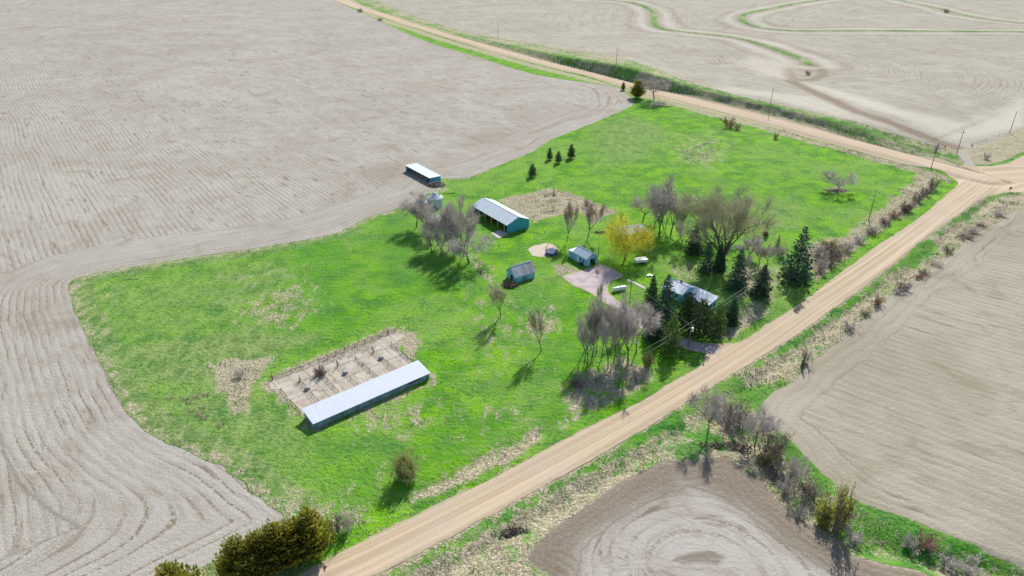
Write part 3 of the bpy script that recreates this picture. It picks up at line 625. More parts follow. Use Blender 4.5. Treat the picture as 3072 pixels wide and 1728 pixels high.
def bare(seed, H=12.0, trunk_frac=.3, leaders=4, spread=.55, up=.25, lev=(6, 7, 7), lens=(.42, .45, .42), droop=0, lean=(0, 0), r0=.24, multi=1, twig=.021, ntwig=1500, fine_tips=False):
    """grow a leafless tree: returns thick segments, thin segments and tips"""
    R = np.random.default_rng(seed); thick, thin, tips = [], [], []
    def branch(p, d, L, r, depth, n=4):
        pts = [p]; rr = [r]; step = L / n
        for i in range(n):
            d = unit(d + R.normal(size=3) * .13 + np.array([0, 0, up * .35 if depth else 0.05]) - np.array([0, 0, droop * (i / n)]) * (depth > 1))
            p = p + d * step; r_ = max(r * (1 - .75 * (i + 1) / n), twig * (.9 if depth > 2 else 1.0))
            (thick if depth <= 1 or r > .06 else thin).append((*pts[-1], *p, rr[-1], r_)); pts.append(p); rr.append(r_)
        return pts, rr, d
    def rec(p, d, L, r, depth):
        pts, rr, de = branch(p, d, L, r, depth, 4 if depth < 3 else 2)
        if depth > len(lev): tips.append(pts[-1]); return
        n = lev[depth - 1]
        for i in range(n):
            f = R.uniform(.22, 1.0) if i < n - 1 else 1.0
            q = f * (len(pts) - 1); k = min(int(q), len(pts) - 2); t = q - k
            pp = pts[k] * (1 - t) + pts[k + 1] * t
            dd = unit(unit(pts[k + 1] - pts[k]) + rnd_perp(de, R) * R.uniform(.35, 1.0) * (spread * 1.6) + np.array([0, 0, up]))
            rec(pp, dd, L * lens[min(depth - 1, len(lens) - 1)] * R.uniform(.7, 1.25) * (1.15 - .4 * f), max(rr[k] * .60, twig), depth + 1)
    for m in range(multi):
        a0 = R.uniform(0, 6.28); off = np.array([math.cos(a0), math.sin(a0), 0]) * (.35 if multi > 1 else 0)
        p = off + np.array([0, 0, -.3]); d = unit(np.array([lean[0], lean[1], 1.0]) + (off * 1.2 if multi > 1 else 0)); Lt = H * trunk_frac
        n = 4; r = r0 / math.sqrt(multi)
        for i in range(n):
            d = unit(d + R.normal(size=3) * .06); q = p + d * (Lt + .3) / n; r2 = r0 / math.sqrt(multi) * (1 - .35 * (i + 1) / n) * (1.0 if i else .92)
            thick.append((*p, *q, r * (1.25 if i == 0 else 1), r2)); p = q; r = r2
        for i in range(leaders):
            a = 2 * math.pi * (i + R.uniform(-.3, .3)) / leaders
            dd = unit(d + np.array([math.cos(a), math.sin(a), 0]) * spread * R.uniform(.5, 1.2))
            rec(p, dd, H * (1 - trunk_frac) * R.uniform(.60, .85), r * .70, 1)
    # the fine outermost twigs, grown in one go along every slender branch
    A = np.array([q for q in thin] + [q for q in thick if q[6] < .11 * H / 12]); Lg = np.linalg.norm(A[:, 3:6] - A[:, :3], axis=1)
    zrel = A[:, 5] / H; wgt = Lg * np.clip(zrel - trunk_frac * .8, .0, 1) + 1e-6
    m = ntwig; k = R.choice(len(A), m, p=wgt / wgt.sum()); f = R.uniform(0, 1, (m, 1)); P0 = A[k, :3] * (1 - f) + A[k, 3:6] * f
    d = (A[k, 3:6] - A[k, :3]) / (Lg[k][:, None] + 1e-9); out = P0 - np.array([[0, 0, H * .35]]); out /= np.linalg.norm(out, axis=1, keepdims=True)
    d = d * .6 + out * .5 + R.normal(size=(m, 3)) * .55 + np.array([[0, 0, up * .8 - droop]]); d /= np.linalg.norm(d, axis=1, keepdims=True)
    L = H * R.uniform(.035, .10, (m, 1)); P1 = P0 + d * L; d2 = d + R.normal(size=(m, 3)) * .35 + np.array([[0, 0, up * .4 - droop]]); P2 = P1 + d2 * L * .8
    tr_ = np.full((m, 1), twig); thin = np.concatenate([np.array(thin), np.concatenate([P0, P1, tr_, tr_ * .8], 1), np.concatenate([P1, P2, tr_ * .8, tr_ * .5], 1)])
    tips = list(P2) if fine_tips else tips + list(P2[::4])
    return thick, thin, tips
def leaves_np(P, size, R, n=1, flat_=0.6):
    P = np.repeat(np.asarray(P), n, 0); m = len(P)
    P = P + R.normal(size=(m, 3)) * size * 1.5
    a = R.normal(size=(m, 3)); a /= np.linalg.norm(a, axis=1, keepdims=True); b = R.normal(size=(m, 3)); b -= a * (a * b).sum(1, keepdims=True); b /= np.linalg.norm(b, axis=1, keepdims=True)
    s = size * R.uniform(.6, 1.3, size=(m, 1))
    V = np.stack([P - a * s, P + b * s * flat_, P + a * s, P - b * s * flat_], 1).reshape(-1, 3)
    return V, np.arange(m * 4).reshape(-1, 4)
BARK = plain('bark', (.14, .12, .10), .95, .4, 1.2, .05)
BARKG = plain('pale_bark', (.20, .175, .15), .95, .35, 1.5, .05)
TWIG = plain('twigs', (.54, .48, .43), .95, .3, .7, .05)
TWIGS = plain('silvery_twigs', (.58, .52, .47), .95, .3, .7, .05)
TWIGL = plain('budding_twigs', (.46, .43, .28), .95, .3, .7, .05)
TWIGD = plain('dark_twigs', (.27, .21, .18), .95, .3, .7, .05)
TWIGR = plain('red_twigs', (.42, .25, .20), .95, .3, .7, .05)
REDBUD = leaf_mat('red_buds', (.40, .13, .07), (.55, .22, .12), None, .8)
BLOSSOM = leaf_mat('white_blossom', (.75, .72, .72), (.85, .83, .82), None, .8)
YLEAF = leaf_mat('yellow_green_leaves', (.62, .60, .05), (.85, .74, .09), (.45, .52, .07), .35, .5)
GBUD = leaf_mat('green_buds', (.28, .34, .07), (.42, .45, .12), None, .8, .4)
def make_bare(name, seed, tw, buds=None, bud_n=1, bud_size=.1, **k):
    root = empty(name, (0, 0, -500)); th, tn, tips = bare(seed, **k)
    V, Fc = tubes_np(th, 6); np_obj('trunk', V, Fc, BARK, root, True)
    V, Fc = tubes_np(tn, 3); np_obj('crown', V, Fc, tw, root)
    if buds:
        if buds is REDBUD: tips = [q for q in tips if q[2] > 8.6]
        R = np.random.default_rng(seed); V, Fc = leaves_np(np.array(tips), bud_size, R, bud_n); np_obj('buds', V, Fc, buds, root)
    root['cw'] = max(1e-3, float(np.percentile(np.hypot(np.array(tips)[:, 0], np.array(tips)[:, 1]), 93))); root['ch'] = float(np.percentile(np.array(tips)[:, 2], 98))
    return root
PROTO = {
 'oak': make_bare('bare_tree', 11, TWIG, spread=.85, up=.10, trunk_frac=.24, leaders=5, lev=(7, 6, 4), ntwig=1800),
 'tall': make_bare('bare_tree', 12, TWIG, spread=.50, up=.20, trunk_frac=.24, leaders=4, lev=(8, 6, 4), ntwig=1650),
 'tall2': make_bare('bare_tree', 23, TWIG, spread=.60, up=.14, trunk_frac=.22, leaders=4, lev=(8, 6, 4), lean=(.08, .03), ntwig=1650),
 'multi': make_bare('bare_tree', 14, TWIG, spread=.48, up=.2, trunk_frac=.20, leaders=3, multi=3, lev=(7, 5, 4), r0=.34, ntwig=1800),
 'wide': make_bare('bare_tree', 15, TWIG, spread=1.15, up=.06, trunk_frac=.30, leaders=5, lev=(8, 6, 4), ntwig=2100),
 'vase': make_bare('maple_tree', 16, TWIG, REDBUD, 2, .15, spread=.42, up=.30, trunk_frac=.22, leaders=7, lev=(6, 5, 4), ntwig=1500, r0=.2),
 'cotton': make_bare('cottonwood_tree', 17, TWIGL, GBUD, 1, .09, H=16, spread=.72, up=.14, trunk_frac=.16, leaders=7, lev=(9, 6, 4), r0=.50, ntwig=3900),
 'poplar': make_bare('bare_tree', 18, TWIGL, spread=.34, up=.32, trunk_frac=.22, leaders=5, lev=(8, 5, 3), r0=.17, ntwig=1050),
 'blossom': make_bare('blossoming_tree', 19, TWIGD, BLOSSOM, 2, .13, H=7, spread=.7, up=.15, trunk_frac=.2, leaders=5, lev=(6, 5, 3), ntwig=750, r0=.14),
 'silver': make_bare('bare_tree', 20, TWIGS, spread=.9, up=-.02, trunk_frac=.3, leaders=6, lev=(8, 6, 4), droop=.22, twig=.026, ntwig=1950),
}
def shrub_proto(seed, mat, H=3, n=26, lev=(6, 6), spread=.8, buds=None, bud_size=.09, bud_n=2):
    R = np.random.default_rng(seed); root = empty('shrub', (0, 0, -500)); thin = []; tips = []
    for i in range(n):
        a = R.uniform(0, 6.28); q = abs(R.normal()) * .55; p = np.array([math.cos(a) * q, math.sin(a) * q, -.1]); d = unit(np.array([math.cos(a) * spread * R.uniform(.1, 1), math.sin(a) * spread * R.uniform(.1, 1), 1]))
        L = H * R.uniform(.5, 1.0); pts = [p]
        for s in range(4):
            d = unit(d + R.normal(size=3) * .16); p = p + d * L / 4; thin.append((*pts[-1], *p, .045 - .008 * s, .037 - .008 * s)); pts.append(p)
        for j in range(lev[0]):
            f = R.uniform(.6, 3.9); k = int(f); pp = pts[k] + (pts[k + 1] - pts[k]) * (f - k); dd = unit(d + R.normal(size=3) * .65); e = pp + dd * L * .3; thin.append((*pp, *e, .022, .018)); tips.append(e)
            for g in range(lev[1]):
                e2 = pp + (e - pp) * R.uniform(.3, 1); e3 = e2 + unit(dd + R.normal(size=3) * .8) * L * .16; thin.append((*e2, *e3, .018, .014)); tips.append(e3)
    V, Fc = tubes_np(thin, 3); np_obj('branches', V, Fc, mat, root)
    if buds: V, Fc = leaves_np(np.array(tips), bud_size, R, bud_n); np_obj('foliage', V, Fc, buds, root)
    T = np.array(tips); root['cw'] = float(np.percentile(np.hypot(T[:, 0], T[:, 1]), 93)); root['ch'] = float(np.percentile(T[:, 2], 98)); return root
OLIVE = leaf_mat('olive_leaves', (.28, .30, .06), (.46, .40, .10), (.20, .22, .06), .6, .5)
YL2 = leaf_mat('bush_leaves', (.34, .38, .05), (.50, .48, .08), None, .5, .5)
SHR = {'grey': shrub_proto(31, TWIG), 'dark': shrub_proto(32, TWIGD, n=30), 'red': shrub_proto(33, TWIGR, spread=1.0), 'olive': shrub_proto(34, TWIGD, n=30, buds=OLIVE, bud_n=1, bud_size=.13),
       'fuzzy': shrub_proto(35, TWIGL, n=60, lev=(8, 6), spread=1.1, buds=GBUD, bud_n=2, bud_size=.10), 'ball': shrub_proto(36, TWIGD, n=70, lev=(7, 4), spread=2.2), 'yellow': shrub_proto(37, TWIGD, n=30, buds=YL2, bud_n=2, bud_size=.11)}

def conifer(name, seed, H=10, Wd=3.2, whorls=26, per=11, mats=None, base=.06, droop=-.25, shape=.85, clump=.30, upt=0.0, dens=13, tipmat=None):
    R = np.random.default_rng(seed); root = empty(name, (0, 0, -500)); br = []; C = []; Dv = []; Sz = []
    for w in range(whorls):
        t = base + (1 - base) * (w + R.uniform(-.3, .3)) / whorls; z = t * H
        rad = Wd * ((1 - t) ** shape) * R.uniform(.82, 1.12) + .12
        n = max(4, int(per * (1 - t * .5)))
        for i in range(n):
            a = 2 * math.pi * (i + R.uniform(-.4, .4)) / n + w * 1.7; L = rad * R.uniform(.72, 1.18); dr = droop + upt * R.uniform(.5, 1.4) + .55 * t
            o = np.array([0, 0, z]); d = unit(np.array([math.cos(a), math.sin(a), dr])); e = o + d * L
            br.append((*o, *e, .04, .012)); m = max(3, int(dens * L / Wd + 3))
            side = np.array([-math.sin(a), math.cos(a), 0])
            for j in range(m):
                f = R.uniform(.18, 1.0); wdt = L * .34 * (1 - f * .6)
                s = R.uniform(-1, 1) * wdt; c = o + d * L * f + side * s + np.array([0, 0, R.normal() * .08 - .1 * abs(s)])
                C.append(c); Dv.append(unit(d * 1.0 + side * np.sign(s) * .8 + np.array([0, 0, upt * 1.3 - .15 + R.normal() * .2]))); Sz.append(clump * R.uniform(.65, 1.3) * (1 - .35 * t))
    C = np.array(C); Dv = np.array(Dv); Sz = np.array(Sz)[:, None]; m = len(C)
    up = np.array([[0, 0, 1.]]) + R.normal(size=(m, 3)) * .45; b = np.cross(Dv, up); b /= np.linalg.norm(b, axis=1, keepdims=True) + 1e-9; c2 = np.cross(b, Dv)
    V1 = np.stack([C - Dv * Sz * .8, C + b * Sz * .5 - c2 * Sz * .12, C + Dv * Sz * 1.3, C - b * Sz * .5 - c2 * Sz * .12], 1)
    V2 = np.stack([C - Dv * Sz * .8, C + c2 * Sz * .42, C + Dv * Sz * 1.2, C - c2 * Sz * .42], 1)
    V = np.concatenate([V1, V2], 1).reshape(-1, 3); Fc = np.arange(m * 8).reshape(-1, 4)
    tr = [(0, 0, -.4, 0, 0, H * .5, .22 * H / 10, .12 * H / 10), (0, 0, H * .5, 0, 0, H * .97, .12 * H / 10, .02)] 
    v2, f2 = tubes_np(tr, 8); np_obj('trunk', v2, f2, BARK, root, True)
    v3, f3 = tubes_np(br, 3); np_obj('branches', v3, f3, BARK, root)
    np_obj('crown', V, Fc, mats, root)
    root['cw'] = Wd; root['ch'] = H; return root
SPR = leaf_mat('spruce_needles', (.04, .10, .05), (.10, .19, .075), (.19, .28, .11), .7)
SPRL = leaf_mat('light_spruce_needles', (.09, .20, .035), (.20, .34, .05), (.34, .42, .11), .6)
SPRB = leaf_mat('blue_spruce_needles', (.045, .12, .07), (.11, .22, .12), (.25, .36, .22), .7)
PINE = leaf_mat('pine_needles', (.05, .11, .04), (.14, .21, .06), (.32, .34, .14), .7)
CED = leaf_mat('cedar_foliage', (.24, .30, .04), (.52, .48, .07), (.55, .32, .06), .45, .6)
DEAD = leaf_mat('dead_needles', (.10, .055, .035), (.17, .09, .06), None, .8)
CON = {'spruce': conifer('spruce_tree', 51, mats=SPR), 'spruce2': conifer('spruce_tree', 52, mats=SPRB, whorls=22, per=10, Wd=3.5, droop=-.2), 'light': conifer('spruce_tree', 53, mats=SPRL, whorls=22, per=11, Wd=3.8, droop=-.1, shape=.7),
       'pine': conifer('pine_tree', 54, mats=PINE, whorls=17, per=10, Wd=4.6, droop=.05, shape=.48, upt=.25, clump=.42, dens=15), 'cedar': conifer('cedar_tree', 55, H=6, Wd=2.6, whorls=24, per=12, mats=CED, base=.02, droop=.35, shape=.42, upt=.75, clump=.22, dens=14),
       'small': conifer('young_pine', 56, H=5, Wd=1.9, whorls=14, per=9, mats=PINE, base=.06, droop=.05, shape=.5, upt=.3, clump=.24, dens=12), 'dead': conifer('dead_spruce', 57, mats=DEAD, whorls=18, per=6, Wd=1.8, dens=5), 'orange': conifer('young_spruce', 58, H=4, Wd=1.2, whorls=12, per=8, mats=leaf_mat('orange_needles', (.20, .15, .03), (.35, .16, .04), (.10, .15, .03), .8), shape=.8, clump=.2, dens=9)}

def put(proto, base, top, wpx, label, group=None, rz=None, used=set()):
    x, y, z, h = height_px(base, top); w = mpp(x, y, z) * wpx
    s = h / proto['ch']; sw = w / proto['cw']
    loc = (x, y, z - .05); sc = (sw, sw, s)
    rz = random.uniform(0, 6.28) if rz is None else rz
    if proto.name in used: return copy_thing(proto, loc, rz, sc, label, group)
    used.add(proto.name); proto.location = loc; proto.rotation_euler = (0, 0, rz); proto.scale = sc; proto['label'] = label
    if group: proto['group'] = group
    return proto
for p in list(PROTO.values()): p['category'] = 'tree'
for p in SHR.values(): p['category'] = 'shrub'
for p in CON.values(): p['category'] = 'evergreen tree'
P_ = lambda Zf, *a: Zf(*a)[0]
T_ = [
 # grove beside the grain bins
 ('tall', z4, (700, 960), (650, 560), 30, 'bare tree at the front left of the bin grove, over the thick shadows'),
 ('oak', z4, (840, 1000), (830, 640), 28, 'bare tree at the front of the bin grove, below the red shed'),
 ('tall', z4, (1130, 860), (1150, 300), 28, 'bare tree behind the one reaching for the barn posts'),
 ('tall2', r6, (1530, 560), (1520, 60), 36, 'bare tree between the blue roof and the tall bare tree beside it'),
 ('multi', r6, (1680, 560), (1700, 60), 36, 'many-stemmed bare tree between the tall and the forked one'),
 ('oak', z6, (1060, 900), (1060, 300), 28, 'bare tree left of the thick-trunked one in the roadside grove'),
 ('tall2', z4, (940, 930), (900, 560), 28, 'bare tree between the red shed and the many-stemmed one'),
 ('tall', z6, (600, 930), (590, 330), 26, 'lower bare tree at the left front of the roadside grove'),
 ('oak', z6, (720, 760), (700, 40), 30, 'bare tree at the back of the roadside grove, over the driveway'),
 ('tall2', z6, (890, 980), (880, 260), 28, 'bare tree in front of the dark-stemmed one in the roadside grove'),
 ('oak', r8, (620, 640), (600, 120), 44, 'bare tree right behind the big cottonwood crown'),
 ('wide', z4, (480, 590), (470, 150), 36, 'spreading grey bare tree left of the grain bins, westernmost of its grove'),
 ('tall', z4, (640, 660), (640, 230), 38, 'bare tree in front of the farther grain bin'),
 ('oak', z4, (790, 850), (730, 340), 36, 'bare tree left of the little red shed, its crown over the shed roof'),
 ('tall2', z4, (880, 840), (890, 420), 26, 'slim bare tree just in front of the little red shed'),
 ('tall', z4, (1000, 880), (1010, 200), 32, 'tallest bare tree of the grove, just right of the red shed'),
 ('multi', z4, (1075, 960), (1130, 350), 24, 'bare tree with several upright stems, near the open barn corner'),
 ('tall2', z4, (1165, 1010), (1190, 300), 36, 'bare tree reaching in front of the open barn posts'),
 ('wide', z4, (1240, 1110), (1400, 690), 62, 'low wide bare tree with long reaching limbs, nearest the striped-roof shed'),
 ('oak', z4, (720, 760), (610, 430), 26, 'bushy bare tree between the westernmost tree and the red shed'),
 ('vase', r6, (432, 700), (490, 225), 21, 'upright bare tree with a red-budded tip beside the trampoline'),
 ('vase', r6, (700, 650), (740, 205), 29, 'bare tree with red-budded crown behind the white garage'),
 ('oak', r6, (1400, 440), (1400, 110), 44, 'grey bare tree behind the blue roof, westernmost of the row east of the willow'),
 ('tall', r6, (1610, 650), (1620, -30), 44, 'tall bare tree immediately right of the blue metal roof'),
 ('tall2', r6, (1757, 610), (1850, 80), 42, 'tall forked bare tree, second right of the blue metal roof'),
 ('poplar', r6, (1890, 640), (1990, 240), 22, 'thin leaning bare tree left of the big cottonwood'),
 ('oak', r8, (510, 650), (460, 190), 32, 'purplish bare tree behind the big cottonwood, on its left'),
 ('cotton', r8, (725, 1060), (760, 90), 88, 'biggest spreading cottonwood of the yard, pale green with buds'),
 ('oak', r8, (985, 1140), (1040, 870), 13, 'small crooked bare tree right of the spruce under the cottonwood'),
 ('tall', r8, (1180, 1010), (1210, 700), 21, 'low bare tree just right of the white blossoming tree'),
 ('tall2', r8, (1290, 1010), (1350, 740), 21, 'low grey bare tree between the blossoming tree and the largest spruce'),
 ('blossom', r8, (1060, 910), (1070, 660), 22, 'tree covered in white blossom behind the yard spruces'),
 ('blossom', r8, (940, 880), (930, 745), 14, 'low white blossoming tree just left of the larger blossoming one'),
 ('multi', z6, (545, 740), (540, 10), 40, 'bare tree at the left end of the roadside grove, forked low'),
 ('tall', z6, (660, 830), (640, 90), 28, 'bare tree second from the left in the roadside grove'),
 ('tall2', z6, (800, 830), (830, 30), 26, 'dark-stemmed bare tree in the middle of the roadside grove'),
 ('oak', z6, (978, 860), (940, 130), 33, 'bare tree of the roadside grove with tangled dark crown'),
 ('tall', z6, (1180, 930), (1230, 70), 38, 'thick-trunked tallest tree of the roadside grove, near the spruces'),
 ('silver', z6, (1300, 760), (1360, 110), 42, 'silvery drooping bare tree against the driveway spruces'),
 ('silver', z6, (1085, 520), (1080, 140), 24, 'dense tangled silvery bare tree beside the driveway bend'),
 ('poplar', r7, (612, 1150), (630, 520), 27, 'lone slender pale tree in front of the striped-roof shed'),
 ('poplar', r1, (85, 920), (75, 470), 26, 'lone slender pale tree left of the roadside grove'),
 ('poplar', r1, (690, 470), (690, 180), 10, 'thin wispy sapling beside the driveway curve'),
 ('oak', r8, (180, 800), (200, 430), 22, 'crooked bare tree left of the cottonwood spruces'),
 ('wide', z2, (700, 55), (735, -120), 36, 'lone wide bare tree on a brush pile in the right-hand pasture'),
 ('wide', z7, (778, 425), (800, 140), 36, 'round bare tree on the roadside bank at the top of the pasture'),
 ('oak', B3, (190, 370), (180, 60), 40, 'bare tree at the head of the creek thicket nearest the road'),
 ('silver', B3, (540, 470), (540, 210), 38, 'pale grey branching tree in the creek thicket'),
 ('oak', B3, (840, 790), (870, 560), 24, 'thin bare tree halfway down the creek thicket'),
]
for k, Zf, b, t, w, lab in T_: put(PROTO[k], P_(Zf, *b), P_(Zf, *t), w * 1.38, lab, 'leafless trees around the farm')
E_ = [
 ('spruce', r8, (340, 850), (370, 450), 30, 'dark spruce left of the big cottonwood trunk'),
 ('spruce2', r8, (500, 1090), (545, 690), 28, 'dark spruce in front of the big cottonwood, on its left'),
 ('spruce', r8, (655, 1070), (690, 690), 22, 'dark spruce against the big cottonwood trunk'),
 ('spruce2', r8, (880, 1300), (928, 780), 34, 'tall narrow spruce in the middle of the yard, below the blossom'),
 ('spruce', r8, (1190, 1400), (1228, 990), 33, 'spruce behind the power lines between the yard and the road'),
 ('spruce2', r8, (1640, 1190), (1722, 500), 50, 'largest spruce, standing by the road edge east of the yard'),
 ('dead', r8, (1410, 800), (1455, 610), 9, 'small dead brown conifer left of the largest spruce'),
 ('orange', r8, (1262, 625), (1270, 465), 10, 'little orange-tinged spruce alone on the grass'),
 ('spruce', z5, (560, 600), (640, 20), 24, 'tall dark spruce hiding the left end of the house'),
 ('spruce2', z5, (795, 800), (850, 10), 38, 'tallest blue-green spruce in front of the house with bare trunk foot'),
 ('spruce', z5, (620, 1180), (590, 490), 34, 'dark spruce by the driveway below the tallest blue-green one'),
 ('light', z5, (900, 1420), (950, 740), 37, 'yellow-green sunlit spruce left of the transformer pole'),
 ('pine', z5, (1190, 1010), (1230, 360), 33, 'dark pine at the front corner of the house'),
 ('pine', z5, (1420, 1150), (1390, 490), 42, 'broad bushy pine directly behind the transformer pole'),
 ('light', z5, (1740, 1060), (1780, 520), 31, 'pointed spruce right of the broad pine'),
 ('spruce', z5, (2015, 910), (2010, 430), 24, 'dark spruce at the right end of the front row'),
 ('small', r5, (2118, 385), (2120, 225), 14, 'lone young pine, lowest of the four on the pasture'),
 ('small', A2, (1632, 1205), (1632, 1118), 10, 'young pine, leftmost of the four on the pasture'),
 ('small', A2, (1697, 1230), (1697, 1142), 11, 'young pine between the leftmost and the uppermost one'),
 ('small', A2, (1795, 1195), (1800, 1090), 13, 'tallest young pine, rightmost of the four on the pasture'),
 ('cedar', z7, (560, 400), (530, 185), 30, 'dark bushy cedar on the bank beside the round bare tree'),
 ('cedar', z7, (380, 300), (385, 205), 9, 'little dark cedar left of the bushy one on the bank'),
 ('cedar', B1, (1830, 1500), (1830, 1200), 52, 'olive cedar at the left end of the corner row'),
 ('cedar', B1, (1990, 1440), (1980, 1150), 50, 'green cedar second in the corner row'),
 ('cedar', B1, (2120, 1385), (2110, 1085), 52, 'cedar in the middle of the corner row, behind the brown ones'),
 ('cedar', B1, (2230, 1340), (2220, 1070), 52, 'golden brown cedar of the corner row'),
 ('cedar', B1, (2370, 1290), (2365, 985), 54, 'rusty tallest cedar at the right end of the corner row'),
 ('cedar', B1, (1360, 1700), (1350, 1410), 62, 'green cedar cut off by the bottom edge of the view'),
 ('cedar', B1, (1900, 1560), (1880, 1340), 46, 'cedar nearest the road at the left of the corner row'),
]
for k, Zf, b, t, w, lab in E_: put(CON[k], P_(Zf, *b), P_(Zf, *t), w * (1.5 if k == 'cedar' and Zf is B1 else 1.22 if Zf is z5 else 1.08), lab, 'evergreens of the farm')
S_ = [
 ('fuzzy', B2, (485, 715), (490, 560), 33, 'round fuzzy pale shrub alone on the lower pasture'),
 ('grey', B2, (50, 1110), (50, 930), 22, 'grey brush beside the corner cedars'),
 ('dark', B1, (2540, 1140), (2530, 990), 22, 'dark leafless brush right of the rusty cedar'),
 ('ball', h3, (775, 710), (760, 600), 19, 'dense leafless ball of brush on the concrete yard'),
 ('grey', A4, (1810, 1400), (1810, 1340), 18, 'grey brush on the rubble triangle left of the concrete yard'),
 ('red', z7, (1735, 780), (1740, 640), 19, 'reddish round shrub on the green bank below the upper road'),
 ('red', z7, (1840, 810), (1850, 720), 9, 'smaller reddish shrub right of the round one below the road'),
 ('grey', z7, (800, 500), (800, 440), 34, 'low grey brush around the foot of the round bare tree'),
 ('dark', A2, (205, 92), (205, 62), 8, 'small dark bush far up the left side of the upper road'),
 ('dark', A2, (355, 155), (355, 135), 7, 'tiny dark bush on the verge near the top of the upper road'),
 ('grey', z2, (520, 850), (520, 700), 26, 'grey-brown brush just right of the largest spruce'),
 ('dark', z2, (610, 790), (610, 650), 26, 'purplish brush, second right of the largest spruce'),
 ('grey', z2, (500, 680), (480, 560), 28, 'grey brush behind the purplish one by the largest spruce'),
 ('dark', z2, (700, 710), (700, 590), 26, 'brown thicket in the middle of the roadside brush'),
 ('olive', z2, (620, 620), (610, 535), 24, 'olive-tinted brush at the pasture edge'),
 ('grey', z2, (800, 640), (790, 540), 24, 'grey brush at the bend of the pasture edge'),
 ('grey', z2, (930, 570), (930, 500), 18, 'low brush left of the leaning roadside pole'),
 ('dark', z2, (1060, 480), (1060, 410), 18, 'low brush right under the leaning roadside pole'),
 ('dark', z2, (1190, 380), (1190, 310), 16, 'dark brush uphill of the leaning roadside pole'),
 ('red', z2, (1280, 310), (1280, 240), 17, 'reddish brush in the hedge strip'),
 ('dark', z2, (1390, 250), (1390, 160), 17, 'dark brush in the upper hedge strip'),
 ('dark', z1, (800, 1370), (800, 1230), 15, 'dark brush in the hedge strip, third below the corner pole'),
 ('dark', z1, (960, 1230), (960, 1080), 15, 'dark brush in the hedge strip, second below the corner pole'),
 ('dark', z1, (1080, 1130), (1080, 1010), 14, 'grey-brown brush close to the intersection'),
 ('dark', z1, (1195, 1040), (1205, 850), 13, 'darkest tall brush directly below the corner pole'),
 ('grey', r8, (1150, 700), (1130, 600), 18, 'purplish brush behind the blossoming tree'),
 ('grey', r8, (1450, 900), (1450, 720), 20, 'grey brush at the left foot of the largest spruce'),
 ('olive', r1, (1245, 1080), (1240, 950), 16, 'green-leaved bush between the roadside grove and the pole'),
 ('grey', r1, (1150, 1230), (1150, 1120), 22, 'grey brush right of the thick-trunked grove tree'),
 ('dark', r1, (480, 1290), (480, 1200), 26, 'dark brush pile at the left of the grove floor'),
 ('grey', r1, (720, 1240), (720, 1150), 24, 'brush on the middle of the grove floor'),
 ('grey', r1, (940, 1060), (950, 970), 18, 'brush between two trunks of the grove'),
 ('grey', z3, (1900, 860), (1890, 650), 18, 'grey stump-like brush across the road in the ditch'),
 ('grey', z3, (370, 1370), (380, 1260), 12, 'thin leafless brush on the right edge of the road'),
 ('grey', B3, (330, 320), (330, 120), 34, 'grey thicket right of the creek-head tree'),
 ('dark', B3, (430, 290), (440, 140), 32, 'dark thicket behind the creek-head tree'),
 ('grey', B3, (260, 180), (250, 80), 26, 'thin brush between the creek-head tree and the road'),
 ('dark', B3, (660, 530), (660, 340), 34, 'brown thicket below the pale grey creek tree'),
 ('olive', B3, (620, 610), (620, 520), 18, 'greenish bush at the creek bend'),
 ('grey', B3, (840, 660), (840, 580), 24, 'grey brush on the creek side by the green strip'),
 ('dark', B3, (960, 830), (950, 730), 28, 'dark tangled brush above the yellow bush'),
 ('grey', B3, (780, 830), (770, 720), 22, 'pale fallen brush on the creek bank'),
 ('yellow', B3, (1050, 1060), (1050, 900), 22, 'yellow-green leafy bush beside the creek'),
 ('olive', B3, (1165, 1110), (1150, 790), 28, 'tall olive-brown bush right of the yellow bush'),
 ('grey', B3, (1290, 1190), (1290, 1090), 28, 'grey brush right of the tall olive-brown bush'),
 ('grey', B3, (880, 1010), (880, 930), 20, 'pale driftwood-like brush left of the yellow bush'),
 ('red', B3, (1830, 1230), (1830, 1140), 26, 'reddish-grey brush on the green creek strip'),
 ('grey', B3, (1690, 1220), (1690, 1150), 22, 'pale dead branches left of the reddish creek brush'),
 ('grey', B3, (2010, 1370), (2010, 1290), 28, 'grey brush along the lower creek'),
 ('grey', B3, (2180, 1430), (2180, 1350), 34, 'grey brush at the bottom right corner'),
 ('grey', r6, (880, 325), (890, 270), 5, 'thin weed stalk on the rubble strip'),
 ('grey', A3, (1910, 1140), (1915, 1080), 8, 'small dark brush on the ditch bank beside the corner pole'),
 ('dark', A3, (700, 1050), (700, 1000), 7, 'small brush on the grassy slope below the upper road'),
 ('grey', A3, (2290, 1200), (2290, 1150), 10, 'dead weeds on the brown bank right of the field entrance'),
 ('red', A3, (945, 565), (945, 530), 9, 'small red-brown bush at the end of the grass terrace'),
 ('dark', A3, (1990, 95), (1990, 65), 7, 'tiny dark bush on the farthest terrace'),
]
ORD = ('seventh', 'sixth', 'eighth', 'fifth', 'ninth', 'tenth', 'third', 'second', 'eleventh', 'twelfth', 'nearest', 'farthest', 'fourth')
